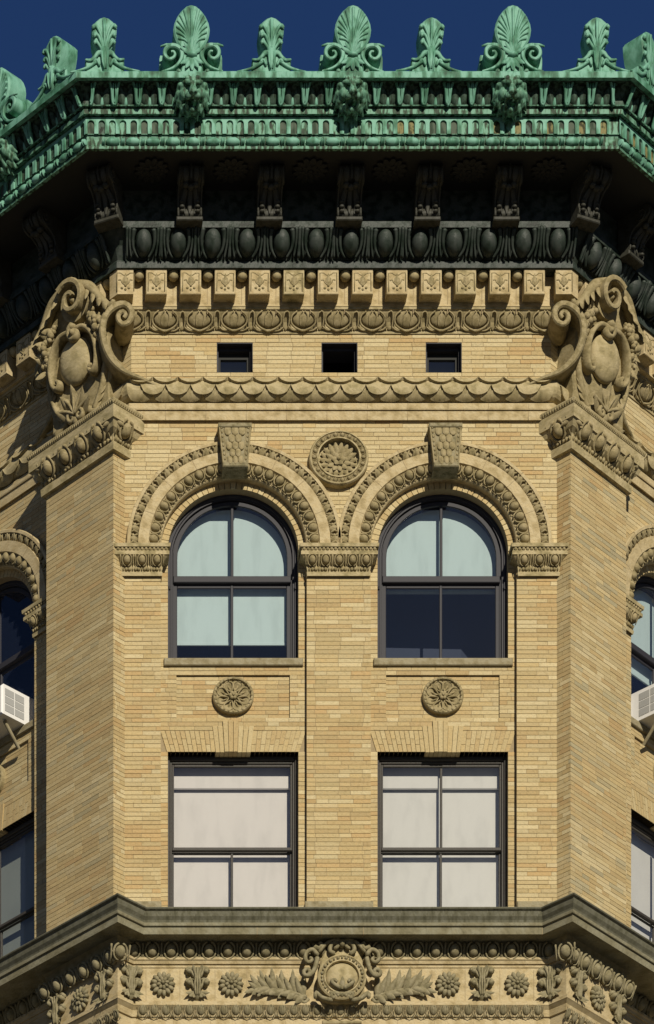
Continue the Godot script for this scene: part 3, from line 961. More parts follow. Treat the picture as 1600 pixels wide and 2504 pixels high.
	var bars := [[-HW - 0.002, -0.735, y0, yl2], [0.735, HW + 0.002, y0, yl2], [-0.735, 0.735, yl - 0.05, yl2]]
	for b in bars:
		f2.bbox(b[0], b[1], b[2], b[3], -0.3, -0.175, 0.01)
	for b in [[-0.735, -0.71, y0, yl - 0.05], [0.71, 0.735, y0, yl - 0.05], [-0.71, 0.71, yl - 0.075, yl - 0.05]]:
		f2.bbox(b[0], b[1], b[2], b[3], -0.3, -0.2, 0.006)
	bay_mesh.old_frame = f2.mesh()
	var s2 := G.new()
	s2.bbox(-0.71, 0.71, yr2 - 0.022, yr2 + 0.02, -0.25, -0.205, 0.008)
	for b in [[-0.71, -0.685, yr2, yl - 0.075], [0.685, 0.71, yr2, yl - 0.075], [-0.685, 0.685, yl - 0.105, yl - 0.075]]:
		s2.bbox(b[0], b[1], b[2], b[3], -0.24, -0.215, 0.006)
	for b in [[-0.71, -0.685, y0, yr2 - 0.02], [0.685, 0.71, y0, yr2 - 0.02], [-0.685, 0.685, yr2 - 0.04, yr2 - 0.02]]:
		s2.bbox(b[0], b[1], b[2], b[3], -0.275, -0.25, 0.006)
	bay_mesh.old_sash = s2.mesh()
	var m2 := G.new()
	m2.bbox(-0.014, 0.014, y0, yr2 - 0.03, -0.27, -0.245, 0.005)
	bay_mesh.old_muntin_low = m2.mesh()
	var m3 := G.new()
	m3.bbox(-0.014, 0.014, yr2, yl - 0.12, -0.24, -0.212, 0.005)
	bay_mesh.old_muntin_up = m3.mesh()
	bay_mesh.old_panes = [rect_pane(-0.69, -0.01, yr2, yl - 0.08, -0.228), rect_pane(0.01, 0.69, yr2, yl - 0.08, -0.228), rect_pane(-0.69, -0.01, y0, yr2 - 0.02, -0.262), rect_pane(0.01, 0.69, y0, yr2 - 0.02, -0.262), rect_pane(-0.69, 0.69, yr2, yl - 0.08, -0.228)]
	# rosette in the panel
	var ro := G.new()
	ro.lathe(Vector3.ZERO, [Vector2(0.243, -0.02), Vector2(0.243, 0.05), Vector2(0.232, 0.065), Vector2(0.21, 0.065), Vector2(0.2, 0.04), Vector2(0.17, 0.035), Vector2(0.12, 0.012), Vector2(0.0, 0.012)], 32, 0.9)
	bay_mesh.rosette = ro.mesh()
	var rp := G.new()
	for i in 8:
		var a := TAU * (i + 0.5) / 8
		var d := Vector2(cos(a), sin(a))
		var n := Vector2(-d.y, d.x)
		for s in [-1.0, 1.0]:
			rp.stroke(curve([d * 0.055, d * 0.10 + n * s * 0.035, d * 0.15 + n * s * 0.055, d * 0.19 + n * s * 0.03, d * 0.2], 3), 0.009, 0.012, 1.6, 5, 0.032)
		rp.stroke([d * 0.06, d * 0.15], 0.008, 0.012, 1.2, 5, 0.02)
	rp.X = Transform3D(Basis.from_scale(Vector3(1, 0.9, 1)), Vector3.ZERO)
	var rp2 := G.new()
	rp2.st.append_from(rp.mesh(), 0, Transform3D(Basis.from_scale(Vector3(1, 0.9, 1)), Vector3.ZERO))
	for i in 24:
		var a := TAU * i / 24.0
		rp2.ell(Vector3(0.215 * cos(a), 0.215 * 0.9 * sin(a), 0.055), Vector3(0.018, 0.016, 0.022), 7, 5)
	for i in 6:
		var a := TAU * i / 6.0
		rp2.ell(Vector3(0.033 * cos(a), 0.03 * sin(a), 0.05), Vector3(0.026, 0.024, 0.026), 8, 5)
	rp2.ell(Vector3(0, 0, 0.07), Vector3(0.018, 0.018, 0.02), 8, 5)
	bay_mesh.rosette_flower = rp2.mesh()

func bay(F: Transform3D, uc: float, which: String, single_pane := false, tone := "mid", wall_label := "") -> void:
	var B := at(F, uc, 0, 0)
	var ys := Yv(1608, -0.045)
	var yl := snap(Yv(1843, -0.08))
	var y0 := Yv(2236, 0.0)
	var a := hub("arch_surround", bld, "moulded round arch over the %s" % which)
	part("archivolt", bay_mesh.archivolt, M.terracotta, a, B)
	for i in 21:
		var t := PI * (i + 0.5) / 21.0
		if absf(t - PI / 2) < 0.13: continue
		part("egg", bay_mesh.egg, M.carved, a, B * Transform3D(Basis(Vector3(0, 0, 1), t - PI / 2), Vector3(0.95 * cos(t), YC + SY * 0.95 * sin(t), 0.028)))
	for i in 28:
		var t := PI * (i + 0.5) / 28.0
		if absf(t - PI / 2) < 0.15: continue
		part("leaf", bay_mesh.leaf, M.carved, a, B * Transform3D(Basis(Vector3(0, 0, 1), t - PI / 2), Vector3(1.177 * cos(t), YC + SY * 1.177 * sin(t), 0.05)))
	part("joint", bay_mesh.arch_joint, M.mortar, a, B).set_meta("kind", "stuff")
	var bd := G.new()
	for i in 60:
		var t := PI * (i + 0.5) / 60.0
		bd.ell(Vector3(0.875 * cos(t), YC + SY * 0.875 * sin(t), 0.012), Vector3(0.012, 0.019, 0.016), 6, 4, Basis(Vector3(0, 0, 1), t))
	part("bead_moulding", bd, M.carved, a, B)
	var nv := 37
	for i in nv:   # ring of thin bricks under the arch
		var g := G.new()
		var p := []
		for z in [-0.078, -0.3]:
			for q in [[HW + 0.001, 0.06], [0.868, 0.05], [0.868, 0.95], [HW + 0.001, 0.94]]:
				var t: float = PI - PI * (i + q[1]) / nv
				p.append(Vector3(q[0] * cos(t), YC + SY * q[0] * sin(t), z))
		g.hexa(p)
		part("voussoir", g, M["brick_tone_%d" % (rng.randi() % 5)], a, B)
	var ks := part("keystone", bay_mesh.keystone, M.carved_dark, bld, B, "fish-scale keystone on the arch of the %s" % which)
	part("scales", bay_mesh.scales, M.carved, ks)
	part("window_reveal", bay_mesh.reveal, M.mortar, bld, B)
	part("window_sill", bay_mesh.sill, M.sill_stone, bld, B)
	# bricks of the recessed bay, of the sunk panel and of the piers beside it
	var ph := 0.667
	var pa := Yv(1753, -0.08)
	var pb := Yv(1654, -0.08)
	var jt := Yv(1783, -0.08)
	jt = snap(jt); pa = snap(pa); pb = snap(pb)
	var holes := [["r", -HW, HW, ys - 0.06, 99.0], ["r", -HW, HW, y0, yl], ["r", -ph, ph, pa, pb], ["r", -0.86, 0.86, yl - 0.001, jt]]
	for h in holes:
		h[1] += uc; h[2] += uc
	brick_run(F, uc - BW, uc + BW, y0, YC, -0.08, holes, tone)
	brick_run(F, uc - ph, uc + ph, pa, pb, -0.106, [], tone)
	# flat arch of splayed bricks with a stepped key
	var N := 30
	for i in N:
		var c := (i + 0.5) / N * 2.0 - 1.0
		var key := absf(c) < 0.27
		var top := jt + (0.05 if key and absf(c) > 0.1 else (0.11 if key else 0.0)) - 0.004
		var x0 := lerpf(-0.78, 0.78, i / float(N)) + 0.0025
		var x1 := lerpf(-0.78, 0.78, (i + 1) / float(N)) - 0.0025
		var k := 1.10 + (0.05 if key else 0.0)
		var z := -0.079 + (0.012 if key else 0.0) + (0.015 if absf(c) < 0.1 else 0.0)
		var cut := lerpf(yl, top, 0.62 if i % 2 == 0 else 0.36)
		if key: cut = top
		for h in ([[yl, cut - 0.005], [cut, top]] if not key else [[yl - 0.012, top]]):
			var ka: float = lerpf(1.0, k, (h[0] - yl) / (jt - yl))
			var kb: float = lerpf(1.0, k, (h[1] - yl) / (jt - yl))
			var g := G.new()
			g.hexa([Vector3(x0 * ka, h[0], z), Vector3(x0 * kb, h[1], z), Vector3(x1 * kb, h[1], z), Vector3(x1 * ka, h[0], z), Vector3(x0 * ka, h[0], -0.2), Vector3(x0 * kb, h[1], -0.2), Vector3(x1 * kb, h[1], -0.2), Vector3(x1 * ka, h[0], -0.2)])
			part("voussoir", g, M["brick_tone_%d" % [0, 1, 3, 4, 1][rng.randi() % 5]], a, B)
	mortar.X = B
	mortar.quad(Vector3(-0.86, yl, -0.09), Vector3(-0.86, jt + 0.12, -0.09), Vector3(0.86, jt + 0.12, -0.09), Vector3(0.86, yl, -0.09))
	for e in [[-ph, -ph, pa, pb], [ph, ph, pa, pb]]:
		mortar.quad(Vector3(e[0], e[2], -0.115), Vector3(e[0], e[3], -0.115), Vector3(e[0], e[3], -0.08), Vector3(e[0], e[2], -0.08))
	mortar.X = Transform3D.IDENTITY
	var r := part("rosette", bay_mesh.rosette, M.carved, bld, at(F, uc + 0.0, Yv(1702, -0.07), -0.105), "round rosette in the brick panel under the %s" % which)
	part("flower", bay_mesh.rosette_flower, M.carved, r)
	var w := hub("arched_window", bld, "the %s: dark round-headed sash window of four panes" % which)
	part("frame", bay_mesh.frame, M.frame, w, B)
	part("upper_sash", bay_mesh.upper_sash, M.frame, w, B)
	part("lower_sash", bay_mesh.lower_sash, M.frame, w, B)
	part("muntin", bay_mesh.muntin, M.frame, w, B)
	for p in bay_mesh.panes:
		part("pane", p, M.glass, w, B)
	var w2 := hub("sash_window", bld, "flat-headed sash window in worn frame below the %s" % which)
	part("frame", bay_mesh.old_frame, M.old_frame, w2, B)
	part("sash", bay_mesh.old_sash, M.old_frame, w2, B)
	part("muntin", bay_mesh.old_muntin_low, M.old_frame, w2, B)
	if not single_pane:
		part("muntin", bay_mesh.old_muntin_up, M.old_frame, w2, B)
	for i in ([2, 3, 4] if single_pane else [0, 1, 2, 3]):
		part("pane", bay_mesh.old_panes[i], M.glass, w2, B)

func shade(F: Transform3D, uc: float, y0: float, y1: float, z: float, arched: bool, m: Material, label: String, group := "", fold := 0.0) -> void:   # a roller shade hanging behind the glass
	var g := G.new()
	var poly := PackedVector2Array()
	var x := 0.68 if arched else 0.725
	poly.append(Vector2(-x, y0)); poly.append(Vector2(x, y0))
	if arched:
		for i in 21:
			var a := PI * i / 20.0
			poly.append(Vector2(x * cos(a), YC + SY * x * sin(a)))
	else:
		poly.append(Vector2(x, y1)); poly.append(Vector2(-x, y1))
	g.prism(poly, z - 0.004, z)
	var root := hub("roller_shade", self, "", at(F, uc, 0, 0))
	part("cloth", g, m, root)
	var h := G.new()
	h.bbox(-x, x, y0 - 0.025, y0 + 0.012, z - 0.012, z + 0.008, 0.004)
	part("hem_bar", h, m, root)
	if fold > 0.0:   # a slack fold of pale cloth hangs in front, near the top
		var f := G.new()
		for e in ([[-0.7, -0.015], [0.015, 0.7]] if fold > 0.1 else [[-0.7, 0.7]]):
			f.bbox(e[0], e[1], Yv(1931, -0.31), Yv(1899, -0.31), z + 0.03, z + 0.05, 0.01)
		part("valance", f, m, root)
	tag(root, label, "window shade", group)

# ---------------------------------------------------------------- helpers for runs of ornament along the octagon
func run_front(y: float, n: float, x0: float, step: float, margin := 0.5) -> Array:
	var out := []
	var lo := CL.x - n * tan(TL / 2) + step * margin
	var hi := CR.x + n * tan(TR / 2) - step * margin
	for k in range(-60, 60):
		var x := x0 + k * step
		if x > lo and x < hi:
			out.append(at(FF, x, y, n))
	return out
func run_sides(y: float, n: float, step: float, first := 0.5, to := 2.5) -> Array:
	var out := []
	for side in 2:
		var F: Transform3D = [FL, FR][side]
		var sg: float = [-1.0, 1.0][side]
		var s := -n * tan([TL, TR][side] / 2) + step * first
		while s < to:
			out.append(at(F, sg * s, y, n))
			s += step
	return out
func put(called: String, what, m: Material, parent: Node, spots: Array, b := Basis.IDENTITY) -> void:
	for t in spots:
		var tilt := Basis(Vector3(0, 0, 1), rng.randf_range(-0.025, 0.025)) * Basis.from_scale(Vector3(rng.randf_range(0.97, 1.03), rng.randf_range(0.97, 1.03), 1.0))
		if called == "flute" or called == "scale": tilt = Basis.IDENTITY
		part(called, what, m, parent, t * Transform3D(b * tilt, Vector3.ZERO))

func impost(F: Transform3D, u0: float, u1: float, label: String) -> void:
	var y := pr([[1409, 0.02], [1408, 0.035], [1399, 0.04], [1398, 0.03], [1386, 0.045], [1384, 0.03], [1382, 0.03], [1370, 0.06], [1357, 0.105], [1355, 0.115], [1347, 0.115], [1345, 0.1], [1337, 0.105], [1336, 0.125], [1327, 0.13], [1327, -0.02]])
	var h := hub("impost", bld, label, F)
	var g := G.new()
	var path := [Vector2(u0, -0.2), Vector2(u0, 0.0), Vector2(u1, 0.0), Vector2(u1, -0.2)]
	sweep(g, y, path)
	part("moulding", g, M.carved_pale, h)
	var e := egg_unit(0.042, 0.05, 0.045, 0.155)
	var n := int(round((u1 - u0 + 0.12) / 0.16))
	for i in n:
		part("egg", e, M.carved, h, Transform3D(Basis(Vector3(1, 0, 0), 0.45), Vector3(lerpf(u0 - 0.06, u1 + 0.06, (i + 0.5) / n), Yv(1369, 0.08), 0.078)))
	var b := G.new()
	var nb := int((u1 - u0 + 0.2) / 0.045)
	for i in nb:
		var x := lerpf(u0 - 0.1, u1 + 0.1, (i + 0.5) / nb)
		b.ell(Vector3(x, Yv(1341.5, 0.11), 0.105), Vector3(0.019, 0.022, 0.02), 7, 5)
		b.ell(Vector3(lerpf(u0 - 0.03, u1 + 0.03, (i + 0.5) / nb), Yv(1392, 0.04), 0.042), Vector3(0.021 if i % 3 else 0.009, 0.02, 0.018), 7, 5)
	part("bead_moulding", b, M.carved, h)

func corner(side: int) -> void:
	var F: Transform3D = [FL, FR][side]
	var sg: float = [-1.0, 1.0][side]
	var T: float = [TL, TR][side]
	var which: String = ["left", "right"][side]
	var s0 := 0.05
	var s1 := 1.18
	var p := 0.245
	var yb := Yv(2236, 0.0)
	var ycap := Yv(1098, 0.3)
	# the pier: broad face along the side wall and a narrow return beside the front wall
	var tone := which
	var a := minf(sg * s0, sg * s1)
	var b := maxf(sg * s0, sg * s1)
	brick_run(F, a, b, yb, ycap + 0.08, p, [], tone)
	# the return looks towards the middle of the front: its frame has x running away from the street edge
	var ret := F * Transform3D(Basis(Vector3(0, 1, 0), -sg * PI / 2), Vector3(sg * s0, 0, p))
	var rl := p - s0 * tan(T)
	if side == 0:
		brick_run(ret, 0.001, rl + 0.03, yb, ycap + 0.08, 0.0, [], "mid")
	else:
		brick_run(ret, -rl - 0.03, -0.001, yb, ycap + 0.08, 0.0, [], "mid")
	var g := G.new()
	g.X = F
	g.box(a + 0.012, b - 0.012, yb, ycap + 0.2, -0.2, p - 0.012)
	part("corner_pier", g, M.mortar, bld, Transform3D.IDENTITY, "brick pier at the %s corner of the tower" % which)
	# capital
	var cap := hub("pier_capital", bld, "egg-and-dart capital of the %s corner pier" % which)
	var path := []
	var loc := [Vector2(s1, -0.1), Vector2(s1, p), Vector2(s0, p), Vector2(s0, -0.12)]
	for q in loc:
		var w: Vector3 = F * Vector3(sg * q.x, 0, q.y)
		path.append(Vector2(w.x, w.z))
	if side == 1:
		path.reverse()
	var m := G.new()
	var zc := 0.129
	var cy := func(py: float, o: float) -> float: return Yv(py, zc + 1.41 * o)
	sweep(m, [Vector2(0.0, cy.call(1100, 0.03)), Vector2(0.045, cy.call(1096, 0.045)), Vector2(0.05, cy.call(1078, 0.05)), Vector2(0.035, cy.call(1076, 0.035)), Vector2(0.045, cy.call(1062, 0.045)), Vector2(0.05, cy.call(1058, 0.05)), Vector2(0.1, cy.call(1040, 0.1)), Vector2(0.135, cy.call(1018, 0.135)), Vector2(0.15, cy.call(1016, 0.15)), Vector2(0.152, cy.call(984, 0.152)), Vector2(0.16, cy.call(982, 0.16)), Vector2(0.172, cy.call(971, 0.172)), Vector2(0.16, cy.call(969, 0.172) + 0.01), Vector2(-0.2, cy.call(969, 0.172) + 0.02)], path)
	part("abacus", m, M.carved_pale, cap)
	var e := egg_unit(0.07, 0.088, 0.078, 0.29, 0.36)
	var bas := Basis(Vector3(1, 0, 0), 0.5)
	var ye: float = cy.call(1034, 0.1)
	var nE := 4
	for i in nE:
		part("egg", e, M.carved, cap, at(F, sg * lerpf(s0 + 0.0, s1 + 0.0, (i + 0.5) / nE), ye, p + 0.09, bas))
	part("egg", e, M.carved, cap, ret * Transform3D(bas, Vector3(-sg * -0.09 if side == 1 else 0.1, ye, 0.09)) if side == 0 else ret * Transform3D(bas, Vector3(-0.1, ye, 0.09)))
	var lf := G.new()
	for i in 5:
		var an := deg_to_rad(-90.0 + (i - 2) * 30.0)
		lf.leaf(Vector3(0, 0.06, 0), Vector3(cos(an), sin(an), 0), Vector3(0, 0, 1), 0.15, 0.06, -0.02, 0.6)
	lf.ell(Vector3(0, 0.07, 0.0), Vector3(0.04, 0.035, 0.035), 8, 6)
	for s in [s0 - 0.075, s1 + 0.075]:
		var w: Vector3 = F * Vector3(sg * s, ye, p + 0.075)
		part("corner_leaf", lf, M.carved, cap, Transform3D(F.basis * Basis(Vector3(0, 1, 0), sg * (-PI / 4 if s < 0.5 else PI / 4)) * Basis(Vector3(1, 0, 0), 0.45), w))
	var bd := G.new()
	for i in 46:
		var x := lerpf(s0 - 0.16, s1 + 0.16, (i + 0.5) / 46.0)
		bd.ell(F * Vector3(sg * x, cy.call(976, 0.166), p + 0.163), Vector3(0.012, 0.02, 0.016), 6, 4)
		if i < 14:
			bd.ell(ret * Vector3(-sg * lerpf(-0.16, 0.33, (i + 0.5) / 14.0), cy.call(976, 0.166), 0.163), Vector3(0.012, 0.02, 0.016), 6, 4)
		if i < 22:
			x = lerpf(s0 - 0.04, s1 + 0.04, (i + 0.5) / 22.0)
			bd.ell(F * Vector3(sg * x, cy.call(1069, 0.045), p + 0.045), Vector3(0.026 if i % 3 else 0.01, 0.026, 0.024), 7, 5, F.basis)
			if i < 7:
				bd.ell(ret * Vector3(-sg * lerpf(-0.04, 0.26, (i + 0.5) / 7.0), cy.call(1069, 0.045), 0.045), Vector3(0.026 if i % 3 else 0.01, 0.026, 0.024), 7, 5, ret.basis)
	part("bead_moulding", bd, M.carved, cap)
	cartouche(side, F, sg, which, p, s0, s1, cy.call(969, 0.172))

# carved shield between scrolls that stands on a pier capital; s runs along the pier face away from the corner, m is its middle
func cartouche(side: int, F: Transform3D, sg: float, which: String, p: float, s0: float, s1: float, y0: float) -> void:
	var qi := -sg   # towards the front facade
	var root := hub("corner_cartouche", bld, "carved shield with scrolls and fruit on the %s corner pier" % which, at(F, sg * 0.61, y0, p))
	var lean := Transform3D(Basis(Vector3(0, 1, 0), qi * 0.16) * Basis(Vector3(1, 0, 0), 0.11) * Basis.from_scale(Vector3(0.88, 0.95, 1)), Vector3(qi * 0.06, -0.01, 0.0))
	var g := G.new()
	# back plate, rising to a rounded crest
	g.prism(both([Vector2(0.0, 1.62), Vector2(0.2, 1.58), Vector2(0.38, 1.44), Vector2(0.56, 1.26), Vector2(0.5, 1.1), Vector2(0.5, 0.8), Vector2(0.54, 0.55), Vector2(0.47, 0.3), Vector2(0.5, -0.05)]), -0.5, 0.03, 0.02)
	part("back_plate", g, M.carved, root, lean)
	var sh := G.new()
	sh.ell(Vector3(0, 0.80, 0.06), Vector3(0.265, 0.28, 0.1), 24, 16)
	part("shield", sh, M.carved_pale, root, lean)
	var rim := G.new()
	for q in [-1.0, 1.0]:
		var c := curve([Vector2(q * 0.03, 1.12), Vector2(q * 0.2, 1.11), Vector2(q * 0.33, 0.98), Vector2(q * 0.38, 0.8), Vector2(q * 0.36, 0.62), Vector2(q * 0.29, 0.55), Vector2(q * 0.25, 0.60), Vector2(q * 0.29, 0.64)], 5)
		rim.stroke(c, 0.042, 0.034, 2.2, 8, 0.09)
		rim.stroke(curve([Vector2(q * 0.44, 1.0), Vector2(q * 0.47, 0.7), Vector2(q * 0.4, 0.4), Vector2(q * 0.24, 0.14)], 5), 0.03, 0.04, 1.6, 6, 0.04)
	rim.stroke(spiral(Vector2(0.07 * qi, 1.06), 0.1, 0.012, PI / 2, PI / 2 + 8.0 * qi, 24), 0.042, 0.03, 1.8, 6, 0.15)
	rim.ell(Vector3(0.07 * qi, 1.06, 0.16), Vector3(0.05, 0.05, 0.09), 10, 6)
	part("shield_frame", rim, M.carved, root, lean)
	# crest: one big coil, with leaves that sweep down to both sides
	var cr := G.new()
	var v: Array = spiral(Vector2(qi * 0.08, 1.45), 0.24, 0.045, PI * 0.5 + 0.9 * qi, PI * 0.5 - 7.4 * qi, 30)
	var th := []
	for i in v.size(): th.append(lerpf(0.075, 0.05, i / 30.0))
	cr.ribbon(v, th, -0.12, 0.24)
	cr.ell(Vector3(qi * 0.08, 1.45, 0.1), Vector3(0.05, 0.05, 0.12), 10, 6)
	var disc := PackedVector2Array()
	for i in 20: disc.append(Vector2(qi * 0.08 + 0.23 * cos(TAU * i / 20), 1.45 + 0.23 * sin(TAU * i / 20)))
	cr.prism(disc, -0.14, 0.12)
	for q in [-1.0, 1.0]:
		cr.stroke(curve([Vector2(q * 0.1, 1.63), Vector2(q * 0.3, 1.55), Vector2(q * 0.46, 1.36), Vector2(q * 0.6, 1.22), Vector2(q * 0.68, 1.25)], 5), 0.085, 0.03, 1.2, 8, 0.08)
		for k in 5:
			cr.leaf(Vector3(q * (0.2 + 0.085 * k), 1.61 - 0.085 * k, 0.13), Vector3(q * (0.1 + 0.1 * k), -0.85, 0.15).normalized(), Vector3(0, 0.2, 1).normalized(), 0.2, 0.085, 0.06, 0.5)
	# a smaller coil behind, under the cornice
	cr.ribbon(spiral(Vector2(-0.08 * qi, 1.76), 0.11, 0.03, PI / 2 + 0.5 * qi, PI / 2 - 6.5 * qi, 18), th.slice(0, 19), -0.34, -0.1)
	cr.leaf(Vector3(-0.12 * qi, 1.74, -0.15), Vector3(-0.35 * qi, 0.8, 0.3).normalized(), Vector3(0, 0, 1), 0.2, 0.12, 0.0, 0.5)
	part("crest_scroll", cr, M.carved, root, lean)
	# garlands of fruit
	var r := RandomNumberGenerator.new()
	r.seed = 77 + side
	var fr := G.new()
	for q in [-1.0, 1.0]:
		var line := curve([Vector2(q * 0.3, 1.27), Vector2(q * 0.38, 1.17), Vector2(q * 0.43, 1.07), Vector2(q * 0.45, 0.95), Vector2(q * 0.46, 0.8)], 5)
		for i in line.size():
			var fat := sin(PI * (i + 1.5) / (line.size() + 1.0))
			for k in 4:
				var rr := r.randf_range(0.026, 0.046) * (0.75 + 0.4 * fat)
				fr.ell(Vector3(line[i].x + r.randf_range(-0.075, 0.075) * fat, line[i].y + r.randf_range(-0.03, 0.03), 0.08 + r.randf_range(0.0, 0.1) * fat), Vector3(rr, rr * 0.95, rr), 8, 6)
			if i % 3 == 1:
				fr.leaf(Vector3(line[i].x, line[i].y, 0.11), Vector3(q * r.randf_range(0.2, 0.9), r.randf_range(-0.8, 0.5), 0.2).normalized(), Vector3(0, 0, 1), 0.15, 0.075, 0.03, 0.4)
		var low := curve([Vector2(q * 0.44, 0.66), Vector2(q * 0.4, 0.42), Vector2(q * 0.27, 0.2), Vector2(q * 0.14, 0.06)], 3)
		for i in low.size():
			fr.leaf(Vector3(low[i].x, low[i].y, 0.03), Vector3(-q * (0.1 + 0.06 * i), -0.9, 0.1).normalized(), Vector3(0, 0, 1), 0.15, 0.1, 0.03, 0.4)
	part("fruit_garland", fr, M.carved, root, lean)
	# acanthus husk below the shield
	var ac := G.new()
	for k in 5:
		var an := deg_to_rad(90.0 + (k - 2) * 33.0)
		ac.leaf(Vector3(cos(an) * 0.03, 0.13, 0.1), Vector3(cos(an), sin(an), 0.12).normalized(), Vector3(0, 0, 1), 0.34 - 0.03 * absf(k - 2), 0.15, 0.07, 0.45)
		ac.stroke(curve([Vector2(0, 0.14), Vector2(cos(an) * 0.14, 0.14 + sin(an) * 0.16), Vector2(cos(an) * 0.27, 0.13 + sin(an) * 0.27)], 4), 0.016, 0.026, 1.0, 6, 0.17)
	for q in [-1.0, 1.0]:
		ac.stroke(spiral(Vector2(q * 0.065, 0.12), 0.07, 0.015, PI / 2, PI / 2 - q * 7.0, 16), 0.034, 0.024, 1.3, 6, 0.14)
		ac.stroke(curve([Vector2(q * 0.06, 0.25), Vector2(q * 0.2, 0.14), Vector2(q * 0.4, 0.05)], 4), 0.05, 0.06, 0.8, 6, 0.06)
	ac.ell(Vector3(0, 0.07, 0.08), Vector3(0.08, 0.08, 0.1), 10, 8)
	part("acanthus_husk", ac, M.carved, root, lean)
	# C-scrolls that spread onto the walls either side, each parallel to its wall
	var c := []
	var raw := [400, 921, 372, 912, 347, 903, 322, 897, 299, 888, 277, 870, 262, 848, 253, 822, 251, 797, 257, 772, 270, 755, 286, 744, 305, 741, 319, 752, 323, 769, 314, 786, 299, 790, 290, 779, 291, 766, 301, 760, 308, 768, 303, 776]
	for i in range(0, raw.size(), 2):
		c.append(Vector2((raw[i] - 304.0) * K * 0.993 - 0.02, Yv(raw[i + 1], 0.33)))
	c = curve(c, 2)
	var th2 := []
	for i in c.size():
		var t := i / float(c.size() - 1)
		th2.append(lerpf(0.016, 0.08, minf(t / 0.25, 1.0)) if t < 0.5 else lerpf(0.085, 0.045, (t - 0.5) * 2.0))
	var s1g := G.new()
	s1g.ribbon(c, th2, -0.02, 0.335, 0.2)
	var mesh := s1g.mesh()
	var mm := flip(mesh)
	var inv := root.transform.affine_inverse()
	var xr: float = Xv([304.0, 1360.0][side])
	part("side_scroll", mesh if side == 0 else mm, M.carved, root, inv * Transform3D(Basis.IDENTITY, Vector3(xr, 0, 0)))
	part("side_scroll", mm if side == 0 else mesh, M.carved, root, inv * at(F, sg * (s1 + 0.02), 0, 0))

